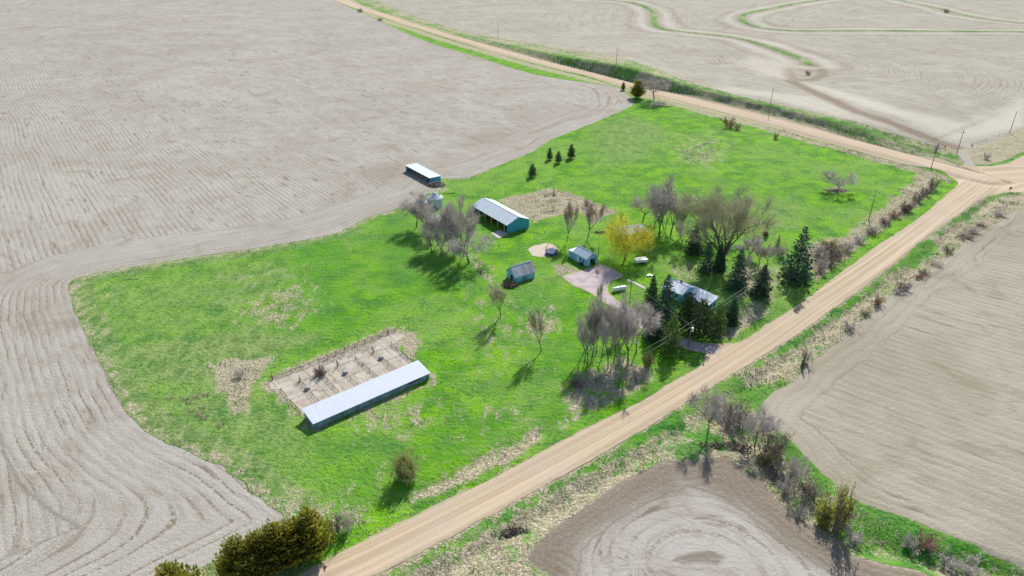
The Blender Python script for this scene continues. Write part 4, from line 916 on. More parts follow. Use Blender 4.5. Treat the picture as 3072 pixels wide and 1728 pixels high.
for i, (q, k_, hh) in enumerate((((1850, 640), 'dark', 60), ((1720, 760), 'grey', 60), ((1600, 860), 'dark', 55), ((1500, 930), 'red', 60), ((1350, 1030), 'dark', 60), ((1290, 1090), 'grey', 60), ((2050, 450), 'grey', 50), ((2170, 380), 'dark', 50), ((1120, 1170), 'red', 90), ((1000, 1270), 'dark', 80), ((840, 1420), 'grey', 70), ((2300, 300), 'grey', 50), ((1960, 520), 'dark', 55))):
    e1, e2 = random.uniform(-35, 35), random.uniform(.6, 1.5); q = (q[0] + e1, q[1] - e1 * .7)
    S_.append((k_, z2, q, (q[0], q[1] - hh * e2), 11 + 12 * random.random(), 'low ditch brush beside the east field, ' + ORD[i] + ' of its scattered row'))
for k, Zf, b, t, w, lab in S_: put(SHR[k], P_(Zf, *b), P_(Zf, *t), w * (1.3 if Zf is B3 else 1.1), lab, 'low ditch brush' if lab.startswith('low ditch brush') else 'brush and shrubs')

# the willow
def willow():
    x, y, z, h = height_px(P_(r6, 1170, 930), P_(r6, 1130, 430)); w = mpp(x, y, z) * 70
    root = empty('willow_tree', (x, y, z)); tag(root, 'yellow-green weeping willow between the garage and the blue roof', 'tree')
    R = np.random.default_rng(5); th, tn, tips = bare(71, H=h, spread=.95, up=.12, trunk_frac=.24, leaders=6, lev=(7, 6), lens=(.45, .5), r0=.42, ntwig=900)
    V, Fc = tubes_np(th, 6); np_obj('trunk', V, Fc, BARK, root, True); V, Fc = tubes_np(tn, 3); np_obj('branches', V, Fc, plain('willow_twigs', (.32, .25, .06), .9), root)
    T = np.array(tips); r = np.hypot(T[:, 0], T[:, 1]); s = w / np.percentile(r, 92); P = []; strands = []
    for o in root.children: o.scale = (s, s, 1)
    for t in T:
        t = t * np.array([s, s, 1]); 
        for q in range(3):
            p = t + R.normal(size=3) * .9; L = R.uniform(.25, .75) * max(1.5, p[2] - .5); n = int(L / .30); dr = R.normal(size=2) * .04
            for i in range(n): P.append(p + np.array([dr[0] * i, dr[1] * i, -i * .30])) if p[2] - i * .3 > .6 else None
    P = np.array(P); V, Fc = leaves_np(P, .17, R, 1, .45); np_obj('crown', V, Fc, YLEAF, root)
willow()

# ------------------------------------------------------------------ rough standing grass on the verges
def tufts():
    n = 150000; R = np.random.default_rng(9)
    # even density per ground area within the near half of the view
    xs = R.uniform(-110, 330, n * 3); ys = R.uniform(84, 420, n * 3)
    i = np.clip(np.searchsorted(GX, xs), 0, NX - 1); j = np.clip(np.searchsorted(GY, ys), 0, NY - 1)
    lot_ = (F_lot[j, i] < 0) & (F_drive[j, i] < -.3) & (F_sand[j, i] < 0) & (F_apr[j, i] < 0)
    ok = ((F_sev[j, i] > .3) | (F_bank[j, i] > .3) | ((F_yard[j, i] > .3) & (dry[j, i] > .45)) | ((F_yard[j, i] > .3) & (R.uniform(size=len(xs)) < .05))) & (F_road[j, i] < -.6) & lot_
    xs, ys, i, j = xs[ok], ys[ok], i[ok], j[ok]
    cl = fbm(xs, ys, 3.5, 3, 3) > -.12; xs, ys = xs[cl][:n], ys[cl][:n]
    zs = interp_h(xs, ys); m = len(xs)
    a = R.uniform(0, 6.28, m); hh = R.uniform(.15, .55, m) * (1 + 1.0 * (fbm(xs, ys, 8, 1, 2) > .15)); w = R.uniform(.05, .13, m)
    lean = R.normal(size=(m, 2)) * .25 + np.array([[.12, -.1]])
    B = np.stack([xs, ys, zs], 1); s = np.stack([np.cos(a) * w, np.sin(a) * w, a * 0], 1); top = B + np.stack([lean[:, 0], lean[:, 1], hh], 1)
    V = np.stack([B - s, B + s, top], 1).reshape(-1, 3); Fc = np.arange(m * 3).reshape(-1, 3)
    mt = M('standing_grass', .9, .08); n1 = mt.noise(.25, 4); n2 = mt.noise(3, 3)
    c = mt.mix(mt.ramp(n1, .42, .58), (.11, .27, .025), (.47, .41, .26)); c = mt.mix(mt.ramp(n2, .35, .65, 0, .6), c, (.62, .56, .42)); mt.color(c)
    o = np_obj('standing_grass', V, Fc, mt.m); tag(o, kind='stuff')
tufts()
# ------------------------------------------------------------------ buildings
WHITE_R = roof_mat('white_metal_roof', (.50, .54, .58), (.57, .61, .65), 0, .6)
GREY_R = roof_mat('grey_metal_roof', (.46, .53, .57), (.60, .66, .70), 0, .95)
HOUSE_R = roof_mat('house_metal_roof', (.68, .70, .72), (.78, .80, .82), 0, .6)
SHED_R = roof_mat('striped_metal_roof', (.38, .43, .48), (.52, .56, .60), 0, .75, rust=.85)
BLUE_W = wall_mat('pale_blue_metal_siding', (.26, .60, .78)); TEAL_W = wall_mat('teal_metal_siding', (.07, .40, .56), pitch=.9)
WOOD_W = wall_mat('weathered_siding', (.24, .36, .42), pitch=.4, var=.4); POSTM = plain('post_wood', (.42, .38, .34), .9)
DARKIN = plain('dark_interior', (.04, .045, .055), .9); TRIM = plain('white_trim', (.72, .74, .76), .6, .1)
DOORM = plain('white_door', (.70, .72, .74), .6, .1); GLASS = plain('window_glass', (.03, .04, .05), .1, .2, spec=.5)
GALV = roof_mat('galvanised_steel', (.42, .46, .50), (.58, .62, .66), 2, .8); REDW = plain('faded_red_boards', (.28, .07, .05), .9, .3)
DWOOD = plain('dark_old_wood', (.11, .09, .07), .95, .4); CONCW = plain('weathered_concrete', (.30, .28, .26), .95, .3, 1.0)
def bld(name, p, label, cat='building'):
    x, y, a = p[:3]; z = float(interp_h(x, y)); r = empty(name, (x, y, z), a); tag(r, label, cat); return r
def walls(root, L, Wd, h1, h2, hr, mat, gable=True, open_front=False, t=.15, name='wall', front_op=None, end_op=None):
    """local x along the front, y away from it; front wall at y=0 may be open"""
    b = MB()
    def vwall(p0, p1, h0, h1_, ridge=None, hole=None):
        p0 = Vector((*p0, 0)); p1 = Vector((*p1, 0)); d = (p1 - p0); n = Vector((-d.y, d.x, 0)).normalized() * t; Ln = d.length
        def P(s, z): q = p0 + d * (s / Ln); return (q.x, q.y, z)
        def prism(o):
            k = len(b.V); b.V += [tuple(v) for v in o] + [(v[0] + n.x, v[1] + n.y, v[2]) for v in o]; m = len(o)
            b.F.append(tuple(k + i for i in range(m))); b.F.append(tuple(k + m + m - 1 - i for i in range(m)))
            for i in range(m): j = (i + 1) % m; b.F.append((k + i, k + m + i, k + m + j, k + j))
        top = [P(Ln, h1_)] + ([P(Ln / 2, ridge)] if ridge else []) + [P(0, h0)]
        if hole:
            s0, s1, zt = hole
            out = [P(0, -.3), P(s0, -.3), P(s0, zt), P(s1, zt), P(s1, -.3), P(Ln, -.3)] + top
            prism(out)
        else: prism([P(0, -.3), P(Ln, -.3)] + top)
    if not open_front: vwall((0, 0), (L, 0), h1, h1, hole=front_op)
    vwall((L, Wd), (0, Wd), h2, h2)
    vwall((L, t * 1.01), (L, Wd - t * 1.01), h1, h2, hr if gable else None, end_op)
    vwall((0, Wd - t * 1.01), (0, t * 1.01), h2, h1, hr if gable else None)
    return b.build(name, mat, root)
def gable_roof(root, L, Wd, h, hr, mat, ov=.35, t=.12, name='roof', mat2=None, x0=0):
    s = (hr - h) / (Wd / 2); z0 = h - s * ov + .14
    a = MB().slab([(x0 - ov, -ov, z0), (L + ov, -ov, z0), (L + ov, Wd / 2, hr + .14), (x0 - ov, Wd / 2, hr + .14)], t).build(name, mat, root)
    b = MB().slab([(x0 - ov, Wd / 2 + .004, hr + .14), (L + ov, Wd / 2 + .004, hr + .14), (L + ov, Wd + ov, z0), (x0 - ov, Wd + ov, z0)], t).build(name, mat2 or mat, root)
    MB().tube((x0 - ov, Wd / 2, hr + .16), (L + ov, Wd / 2, hr + .16), .10, .10, 6).build('ridge_cap', TRIM, root); return a
def mono_roof(root, L, Wd, h1, h2, mat, ov=.3, t=.14):
    s = (h2 - h1) / Wd
    return MB().slab([(-ov, -ov, h1 - s * ov + .15), (L + ov, -ov, h1 - s * ov + .15), (L + ov, Wd + ov, h2 + s * ov + .15), (-ov, Wd + ov, h2 + s * ov + .15)], t).build('roof', mat, root)
def box_part(root, name, mat, *a): return MB().box(*a).build(name, mat, root)

# long livestock shed with the concrete yard behind it
p = (-48.75, 132.387, 0.686); L, Wd, h1, h2 = 33.72, 5.65, 1.9, 2.75
r = bld('livestock_shed', p, 'long low livestock shed with a white metal roof beside the cracked concrete yard', 'shed')
walls(r, L, Wd, h1, h2, 0, WOOD_W, gable=False, front_op=None)
mono_roof(r, L, Wd, h1, h2, WHITE_R)
box_part(r, 'opening', DARKIN, L - 6.6, L - 3.0, -.03, .02, 1.15, 1.7)
for i in range(9): box_part(r, 'wall_panel', WOOD_W, .3 + i * 2.95, 2.9 + i * 2.95, -.07, -.003, .25, 1.25)
box_part(r, 'door', DOORM, L + .003, L + .06, 2.0, 3.0, .1, 1.75)
# machine barn
p = (-16.976, 275.293, -0.965); L, Wd, h, hr = 26.3, 10.97, 3.72, 6.0
r = bld('machine_barn', p, 'biggest barn, open-sided with posts, grey roof and teal gable end', 'barn')
walls(r, L, Wd, h, h, hr, TEAL_W, open_front=True)
gable_roof(r, L, Wd, h, hr, GREY_R, mat2=WHITE_R)
box_part(r, 'lintel', TRIM, 0, L, .02, .2, h - .35, h)
for i in range(6): box_part(r, 'post', POSTM, (i + (0 if i else .05)) * L / 5.5 + .05, (i + (0 if i else .05)) * L / 5.5 + .35, .02, .32, -.2, h - .36)
box_part(r, 'leaning_post', POSTM, L - 2.2, L - 1.95, .02, .30, -.2, h - .36)
r['category'] = 'barn'
t_ = empty('tractor', (p[0] + 13 * math.cos(p[2]) - 3.6 * math.sin(p[2]), p[1] + 13 * math.sin(p[2]) + 3.6 * math.cos(p[2]), float(interp_h(-8, 262))), p[2] + 1.4); tag(t_, 'red machine parked under the barn roof between the posts', 'machine')
RED = plain('red_paint', (.45, .03, .05), .5, .2, spec=.4); RUB = plain('tyre_rubber', (.03, .03, .03), .9)
b = MB(); b.box(-1.7, .6, -.42, .42, .75, 1.45); b.box(.6, 1.5, -.6, .6, .9, 1.25); b.build('body', RED, t_)
b = MB(); b.box(.3, 1.4, -.55, .55, 2.3, 2.42)
for sx in (.35, 1.3):
    for sy in (-.5, .5): b.tube((sx, sy, 1.2), (sx, sy, 2.32), .04, .04, 5)
b.build('canopy', RED, t_)
for sx, rr in ((-1.2, .42), (1.0, .75)):
    for sy in (-.85, .62): MB().tube((sx, sy, rr), (sx, sy + .25, rr), rr, rr, 16).build('wheel', RUB, t_)
# far open shed
p = (-53.869, 333.636, -0.942); L, Wd, h1, h2 = 24.3, 6.1, 2.86, 2.74
r = bld('open_shed', p, 'open-fronted shed with a flat white roof standing at the edge of the bare field', 'shed')
walls(r, L, Wd, h1, h2, 0, TEAL_W, gable=False, open_front=True); mono_roof(r, L, Wd, h1, h2, WHITE_R)
for i in range(5): box_part(r, 'post', POSTM, .1 + (i + (1 if i else 0)) * L / 6 * .98 if i else .1, .35 + (i + (1 if i else 0)) * L / 6 * .98 if i else .35, .02, .27, -.2, h1 - .02)
# white garage with lean-to
p = (22.92, 229.556, -0.966); L, Wd, h, hr = 7.46, 4.95, 3.21, 4.87
r = bld('garage', p, 'small pale blue garage with open doorway and lean-to, at the head of the drive', 'garage')
walls(r, L, Wd, h, h, hr, BLUE_W, end_op=(1.3, 4.0, 2.5)); gable_roof(r, L, Wd, h, hr, GREY_R)
d_ = box_part(r, 'door', DOORM, 1.9, 2.9, -.06, -.003, 0, 2.2); MB().box(2.7, 2.78, -.12, -.065, 1.0, 1.1).build('handle', DARKIN, d_)
for xx in (3.6, 5.4): w_ = box_part(r, 'window', GLASS, xx, xx + .8, -.05, -.003, 1.2, 2.1); MB().box(xx - .08, xx + .88, -.07, -.052, 1.1, 1.19).build('sill', TRIM, w_)
box_part(r, 'door_frame', TRIM, L + .003, L + .07, .95 + .15, 1.3 + .15, 0, 2.6)
b = MB(); b.box(-3.0, -.02, .0, Wd, -.3, 2.75); b.build('lean_to', BLUE_W, r)
MB().slab([(-3.3, -.3, 2.75), (-.36, -.3, 3.10), (-.36, Wd + .3, 3.10), (-3.3, Wd + .3, 2.75)], .12).build('lean_to_roof', WHITE_R, r)
# striped-roof shed
p = (1.294, 210.348, 0.57); L, Wd, h, hr = 8.0, 5.76, 2.57, 5.21
r = bld('small_barn', p, 'small steep-roofed pale blue shed with rust-striped metal roof', 'shed')
walls(r, L, Wd, h, h, hr, BLUE_W); gable_roof(r, L, Wd, h, hr, SHED_R)
d_ = box_part(r, 'door', DARKIN, -.06, -.003, 1.8, 3.4, 0, 2.2); MB().box(-.12, -.062, 3.1, 3.2, 1, 1.15).build('handle', TRIM, d_)
whl = MB(); whl.tube((3.6, -.55, .95), (3.6, -.47, .95), .04, .04, 6)
for i in range(20):
    a0, a1 = 2 * math.pi * i / 20, 2 * math.pi * (i + 1) / 20
    whl.tube((3.6 + .9 * math.cos(a0), -.5, .95 + .9 * math.sin(a0)), (3.6 + .9 * math.cos(a1), -.5, .95 + .9 * math.sin(a1)), .07, .07, 4, False)
for i in range(10): a0 = 2 * math.pi * i / 10; whl.tube((3.6, -.5, .95), (3.6 + .9 * math.cos(a0), -.5, .95 + .9 * math.sin(a0)), .03, .03, 4, False)
zz = float(interp_h(p[0], p[1])); w_ = whl.build('wagon_wheel', DWOOD); w_.location = (p[0], p[1], zz + .02); w_.rotation_euler = (0, 0, p[2]); tag(w_, 'old wagon wheel leaning on the wall of the striped-roof shed', 'wheel')
# house
p = (53.47, 198.798, -0.889); r = bld('farmhouse', p, 'farmhouse with white metal roofs half hidden by spruces', 'house')
L, Wd, h, hr = 3.25, 7.33, 3.3, 4.75
def off_walls(x0, x1, y0, y1, h1, h2, hr, mat, gable=True):
    b = walls(r, x1 - x0, y1 - y0, h1, h2, hr, mat, gable); b.location = (x0, y0, 0); return b
off_walls(-4.6, L, 0, Wd, h, h, hr, BLUE_W); gable_roof(r, L, Wd, h, hr, HOUSE_R, x0=-2.4, ov=.4)
gable_roof(r, -2.9, Wd, h - .5, hr - .5, GREY_R, x0=-4.7, ov=.35)
p2 = (57.019, 198.152, -0.93); ca, sa = math.cos(p[2]), math.sin(p[2]); dx, dy_ = p2[0] - p[0], p2[1] - p[1]; ux, uy = dx * ca + dy_ * sa, -dx * sa + dy_ * ca
b = off_walls(ux + .1, ux + 9.4, uy + .1, uy + 4.6, 2.35, 3.6, 0, BLUE_W, gable=False)
MB().slab([(ux - .2, uy - .5, 2.35), (ux + 9.8, uy - .5, 2.35), (ux + 9.8, uy + 4.9, 3.85), (ux - .2, uy + 4.9, 3.85)], .14).build('wing_roof', HOUSE_R, r)
for xx in (ux + 2, ux + 5, ux + 7.6): w_ = box_part(r, 'window', GLASS, xx, xx + .9, uy + .03, uy + .095, 1.0, 2.0); MB().box(xx - .06, xx + .96, uy - .02, uy + .025, .9, .98).build('sill', TRIM, w_)
for yy in (uy + 1.2, uy + 3): w_ = box_part(r, 'window', TRIM, ux + 9.405, ux + 9.46, yy, yy + .9, .6, 2.1); MB().box(ux + 9.462, ux + 9.48, yy + .08, yy + .82, .7, 2.0).build('pane', GLASS, w_)
box_part(r, 'chimney', plain('brick_chimney', (.25, .12, .09), .9), -1.0, -.4, Wd / 2 + .6, Wd / 2 + 1.2, 3.5, 5.4)
w_ = box_part(r, 'window', GLASS, .8, 1.7, -.05, -.003, 1.4, 2.4); MB().box(.74, 1.76, -.08, -.052, 1.3, 1.38).build('sill', TRIM, w_)
# blue-roofed outbuilding behind the willow
q0 = ground(*P_(r6, 1090, 690)); q1 = ground(*P_(r6, 1450, 640))
a_ = math.atan2(q1[1] - q0[1], q1[0] - q0[0]); L = math.hypot(q1[0] - q0[0], q1[1] - q0[1])
r = bld('outbuilding', (q0[0], q0[1], a_), 'low outbuilding with a blue-grey metal roof behind the willow', 'shed')
walls(r, L, 7.5, 2.3, 2.3, 3.6, WOOD_W, end_op=(2, 4, 1.9)); gable_roof(r, L, 7.5, 2.3, 3.6, roof_mat('blue_grey_roof', (.22, .36, .50), (.40, .52, .62), 0, .9))
for xx in (L * .3, L * .7): w_ = box_part(r, 'window', GLASS, xx, xx + .8, -.05, -.003, 1.0, 1.8); MB().box(xx - .05, xx + .85, -.07, -.052, .9, .97).build('sill', TRIM, w_)
# little red shed among the bare trees
q0 = ground(*P_(z4, 740, 600)); q1 = ground(*P_(z4, 940, 530)); a_ = math.atan2(q1[1] - q0[1], q1[0] - q0[0]); L = math.hypot(q1[0] - q0[0], q1[1] - q0[1])
r = bld('red_shed', (q0[0], q0[1], a_), 'little faded red shed with silver roof among the bare trees', 'shed')
walls(r, L, 4.5, 2.0, 2.6, 0, REDW, gable=False); mono_roof(r, L, 4.5, 2.0, 2.6, WHITE_R, ov=.3)
box_part(r, 'door', DARKIN, L * .4, L * .4 + 1.0, -.05, -.003, 0, 1.7)
# grain bins
def grain_bin(foot, top, wpx, label):
    x, y, z, h = height_px(foot, top); R_ = mpp(x, y, z) * wpx / 2; y += R_ * .0
    r = empty('grain_bin', (x, y, z)); tag(r, label, 'grain bin', 'grain bins'); he = h * .66; prof = [(R_, -.2)]
    n = 12
    for i in range(n): prof += [(R_ * 1.0, he * i / n + .01), (R_ * 1.015, he * (i + .5) / n)]
    prof += [(R_, he)]
    MB().lathe(prof, 36).build('wall', GALV, r, True)
    ro = MB(); ro.lathe([(R_ * 1.06, he - .1), (R_ * 1.06, he + .02), (R_ * .18, h * .97)], 28)
    for i in range(14):
        a = 2 * math.pi * i / 14; ro.tube((R_ * 1.05 * math.cos(a), R_ * 1.05 * math.sin(a), he + .07), (R_ * .18 * math.cos(a), R_ * .18 * math.sin(a), h * .97 + .05), .05, .04, 4)
    ro.build('roof', WHITE_R, r)
    MB().lathe([(R_ * .2, h * .96), (R_ * .2, h * 1.0), (0.01, h * 1.04)], 14).build('roof_vent', GALV, r)
    MB().box(-.35, .35, -R_ - .1, -R_ + .05, .5, 2.0).build('door', DARKIN, r)
    ld = MB()
    for s in (-.22, .22): ld.tube((R_ * .72 + s, -R_ * .75, 0), (R_ * .72 + s, -R_ * .75, he), .03, .03, 4)
    for i in range(int(he / .4)): ld.tube((R_ * .72 - .22, -R_ * .75, .3 + i * .4), (R_ * .72 + .22, -R_ * .75, .3 + i * .4), .02, .02, 4)
    ld.build('ladder', GALV, r); MB().box(R_ * .45, R_ * .65, -.2, .2, he + (h - he) * .4, he + (h - he) * .4 + .5).build('hatch', DARKIN, r)
grain_bin(P_(z4, 757, 285), P_(z4, 750, 85), 44, 'taller grain bin with bright conical roof at the field edge')
grain_bin(P_(z4, 550, 320), P_(z4, 550, 160), 38, 'lower grain bin left of the taller one, behind bare twigs')

# ------------------------------------------------------------------ yard things
def steel_tube(b, pts, r, k=5):
    for p0, p1 in zip(pts[:-1], pts[1:]): b.tube(p0, p1, r, r, k, False)
x, y, z = ground(*P_(r6, 235, 865)); R_ = 2.9 * 1.0; s = mpp(x, y, z); R_ = s * 19
r = empty('trampoline', (x, y + R_ * .2, z)); tag(r, 'round blue trampoline with bent net poles on the sand patch', 'trampoline')
NAVY = plain('navy_pad', (.05, .08, .20), .6, .2, spec=.3); MATB = plain('black_mat', (.08, .12, .17), .8)
MB().lathe([(R_, 1.12), (R_, 1.24), (R_ * .84, 1.24), (R_ * .84, 1.12)], 32).build('pad', NAVY, r)
MB().lathe([(R_ * .835, 1.17), (.01, 1.14)], 32).build('mat', MATB, r)
b = MB(); b.lathe([(R_ * .99, .15), (R_ * .99, 1.1)], 32); b.build('skirt', MATB, r)
for i in range(6):
    a = i * math.pi / 3 + .3; b = MB(); c_, s_ = math.cos(a) * R_, math.sin(a) * R_; tl = random.uniform(-.5, .5)
    steel_tube(b, [(c_, s_, -.1), (c_ * 1.03, s_ * 1.03, 2.0), (c_ * .9 + tl, s_ * .9, 3.6)], .07); b.build('net_pole', NAVY, r)
net = MB()
for i in range(24):
    a = 2 * math.pi * i / 24; net.tube((math.cos(a) * R_, math.sin(a) * R_, 1.2), (math.cos(a) * R_, math.sin(a) * R_, 2.3 + .7 * math.sin(3 * a)), .025, .025, 3, False)
net.build('net', NAVY, r)
def tank(px, label, L=5.0, rad=.62, ang=.5):
    x, y, z = ground(*px); r = empty('propane_tank', (x, y, z), ang); tag(r, label, 'tank'); WH = plain('white_enamel', (.80, .80, .78), .35, .06, spec=.5)
    b = MB(); n = 24; pr = [(-L / 2 + rad * .6 * (1 - math.cos(t)), rad * math.sin(t)) for t in np.linspace(0.02, math.pi / 2, 6)] + [(L / 2 - rad * .6 * (1 - math.cos(t)), rad * math.sin(t)) for t in np.linspace(math.pi / 2, 0.02, 6)]
    for (xa, ra) in pr:
        for i in range(n): t = 2 * math.pi * i / n; b.V.append((xa, ra * math.cos(t), .95 + ra * math.sin(t)))
    for a in range(len(pr) - 1):
        for i in range(n): j = (i + 1) % n; b.F.append((a * n + i, a * n + j, (a + 1) * n + j, (a + 1) * n + i))
    b.build('body', WH, r, True); MB().tube((0, 0, 1.5), (0, 0, 1.85), .28, .22, 12).build('valve_dome', WH, r)
    for s in (-1.2, 1.2): MB().box(s - .12, s + .12, -.5, .5, -.1, .5).build('leg', CONCW, r)
tank((1858, 873), 'white propane tank on the grass inside the driveway curve', L=5.2, rad=.8, ang=.35)
x, y, z = ground(*P_(r6, 1372, 975)); r = empty('camper_trailer', (x, y, z), .25); tag(r, 'low white box trailer beside the willow shade', 'trailer')
WHB = plain('white_trailer_shell', (.78, .78, .77), .4, .06, spec=.4)
b = MB().box(-2.2, 2.2, -1.2, 1.2, .75, 1.5); b.build('body', WHB, r); MB().slab([(-2.35, -1.35, 1.75), (2.35, -1.35, 1.75), (2.35, 1.35, 1.75), (-2.35, 1.35, 1.75)], .22).build('lid', WHB, r)
for s in (-1.28, 1.05): MB().tube((0, s, .38), (0, s + .22, .38), .38, .38, 14).build('wheel', RUB, r)
b = MB(); b.tube((2.2, .5, .7), (3.6, 0, .55), .05, .05, 5); b.tube((2.2, -.5, .7), (3.6, 0, .55), .05, .05, 5); b.build('hitch', DARKIN, r)
x, y, z = ground(*P_(r6, 1480, 1145)); b = MB(); R3 = random.Random(4)
for i in range(5): b.box(-.9 + i * .4, -.4 + i * .4, -.5 + R3.random() * .5, .2 + R3.random() * .6, -.1, .35 + R3.random() * .4)
o = b.build('white_boards', WHB); o.location = (x, y, z); tag(o, 'small heap of white boards behind the two tall house spruces', 'boards')
x, y, z = ground(*P_(r6, 608, 1000)); r = empty('garden_tractor', (x, y, z), -.9); tag(r, 'small garden tractor parked by the garage side wall', 'tractor')
MB().box(-.7, .5, -.35, .35, .35, .8).build('body', plain('green_paint', (.05, .16, .05), .5), r); MB().box(.1, .5, -.25, .25, .8, 1.2).build('seat', DARKIN, r)
for sx, rr in ((-.5, .22), (.4, .33)):
    for sy in (-.5, .32): MB().tube((sx, sy, rr), (sx, sy + .18, rr), rr, rr, 12).build('wheel', RUB, r)
# small blue hydrant-like post on the grass
x, y, z = ground(*P_(r6, 143, 600)); b = MB(); b.tube((0, 0, -.1), (0, 0, 1.3), .10, .09, 8); b.tube((0, 0, 1.25), (.4, 0, 1.15), .06, .05, 6); b.tube((0, 0, 1.3), (0, .35, 1.7), .04, .03, 5)
o = b.build('water_hydrant', plain('blue_paint', (.12, .30, .42), .5)); o.location = (x, y, z); tag(o, 'small blue-green yard hydrant alone on the grass right of the big barn', 'hydrant')
# brush and timber heaps
def heap(px, label, rx, ry, h, n, seed, mat, name='brush_pile', cat='brush pile'):
    x, y, z = ground(*px); R = np.random.default_rng(seed); S = []
    for i in range(n):
        a = R.uniform(0, 6.28); q = math.sqrt(R.uniform()); c = np.array([math.cos(a) * q * rx, math.sin(a) * q * ry, h * (1 - q * q) * R.uniform(.1, 1)]); d = unit(R.normal(size=3) * np.array([1, 1, .3])) * R.uniform(.4, 1.6); rr = R.uniform(.03, .12); S.append((*(c - d), *(c + d), rr, rr * .6))
    V, Fc = tubes_np(S, 5); o = np_obj(name, V, Fc, mat); o.location = (x, y, z); tag(o, label, cat); return o
heap(P_(r5, 885, 495), 'grey heap of scrap timber at the end of the far open shed', 4.2, 3.0, 2.0, 500, 1, plain('grey_timber', (.30, .26, .22), .95, .5, .6))
heap(P_(r7, 785, 590), 'dark brush heap against the striped-roof shed gable', 2.4, 1.8, 1.8, 380, 2, plain('brown_timber', (.20, .15, .10), .95, .6, .8))
heap(P_(A3, 1165, 1440), 'brush pile around the foot of the lone pasture tree', 5.5, 2.2, .6, 420, 3, plain('pale_timber', (.36, .31, .24), .95, .4, .6))
heap(P_(B3, 330, 475), 'dark fallen branches on the soil edge by the creek head', 7.0, 1.5, .9, 160, 6, DWOOD, 'fallen_branches', 'branches')
heap(P_(B3, 720, 740), 'fallen pale trunks across the creek', 2.0, 6.0, 1.1, 160, 7, BARKG, 'fallen_branches', 'branches')
heap(P_(r6, 850, 590), 'broken boards left of the willow', 2.5, 1.2, .6, 60, 8, DWOOD, 'board_pile', 'boards')
heap(P_(B2, 1280, 1120), 'dark washed-up branches in the gully south of the road', 4.0, 1.2, .8, 140, 9, DWOOD, 'fallen_branches', 'branches')
for i, (pp, lab) in enumerate(((P_(r5, 1055, 600), 'pale log lying on the grass between the bins and the far shed'), (P_(A4, 990, 662), 'thin pale pole lying on the pasture near its left corner'))):
    x, y, z = ground(*pp); b = MB(); b.tube((-2.6, -.5, .12), (2.6, .5, .2), .2 - .1 * i, .14 - .07 * i, 7); o = b.build('log', BARKG); o.location = (x, y, z); tag(o, lab, 'log')
# dead snags standing in the rubble
def snag(px, lab, segs, sc=1.0):
    x, y, z = ground(*px); S = [(*a, *b, r0 * sc, r1_ * sc) for a, b, r0, r1_ in segs]; V, Fc = tubes_np(S, 6); o = np_obj('dead_snag', V, Fc, BARK); o.location = (x, y, z); tag(o, lab, 'dead tree')
snag(P_(r5, 2390, 620), 'dark dead snag standing in the rubble behind the big barn', [((0, 0, -.2), (.2, 0, 2.2), .35, .22), ((.2, 0, 2.2), (0, .3, 3.6), .2, .08), ((-3, -1, .3), (-.2, .5, 1.3), .15, .10), ((.4, 0, .3), (2.4, 1.5, 1.6), .16, .08), ((-4.5, -2.2, .15), (-3, -1, .35), .14, .12), ((1, -2.0, .15), (.1, 0, 1.0), .15, .1)])
snag(P_(r6, 880, 330), 'thin forked stalk on the dry strip right of the rubble', [((0, 0, -.2), (.1, 0, 1.4), .12, .08), ((.1, 0, 1.4), (-.6, 0, 2.6), .07, .03), ((.1, 0, 1.4), (.8, 0, 2.4), .07, .03)])
snag(P_(z3, 1865, 930), 'dark broken stump in the ditch across the road from the house', [((0, 0, -.2), (.1, 0, 2.6), .45, .3), ((.1, 0, 2.6), (.5, 0, 5.0), .28, .08), ((0, 0, 1.5), (-.9, .3, 3.2), .15, .06)])
snag(P_(z4, 1412, 1275), 'small dark stump post below the reaching limbs', [((0, 0, -.2), (0, 0, 1.4), .22, .16), ((0, 0, .9), (.5, .2, 1.7), .1, .05)])

# ------------------------------------------------------------------ pens on the concrete yard
def gpt(px): x, y, z = ground(*px); return Vector((x, y, z + .12))
def rail_fence(name, pts, label, group, h=1.0, post_every=2.6, rails=3, mat=DWOOD, solid=False, cat='fence'):
    c = pts[0]; r = empty(name, c); tag(r, label, cat, group); Q = [p - c for p in pts]
    for a, b_ in zip(Q[:-1], Q[1:]):
        d = b_ - a; n = max(1, int(d.length / post_every)); u = d.normalized(); w = Vector((-u.y, u.x, 0)) * .06
        if solid:
            m = MB(); m.slab([tuple(a - w * 1.6 + Vector((0, 0, h * .55))), tuple(b_ - w * 1.6 + Vector((0, 0, h * .55))), tuple(b_ + w * 1.6 + Vector((0, 0, h * .55))), tuple(a + w * 1.6 + Vector((0, 0, h * .55)))], h * .55); m.build('curb', CONCW, r)
        else:
            m = MB()
            for k in range(rails): zz = h * (k + .7) / rails; m.tube(a + Vector((0, 0, zz)) + w, b_ + Vector((0, 0, zz)) + w, .045, .045, 4)
            m.build('rails', mat, r)
        for i in range(n + 1):
            p = a + d * (i / n); MB().tube(p - Vector((0, 0, .3)), p + Vector((0, 0, h * 1.25)), .08, .07, 5).build('post', mat, r)
pens = [((510, 790), (755, 1062)), ((790, 705), (1010, 945)), ((995, 600), (1250, 850)), ((1225, 505), (1500, 745)), ((1450, 420), (1740, 655))]
names = ['leftmost pen wall across the concrete yard', 'pen wall running from the ball of brush to the shed', 'middle pen wall with a round waterer half way', 'plain pen wall right of the middle one', 'rightmost pen wall with weeds along it']
for (a, b_), lab in zip(pens, names): rail_fence('pen_wall', [gpt(P_(h3, *a)), gpt(P_(h3, *b_))], lab, 'pen walls on the concrete yard', h=.9, post_every=3.2, rails=2)
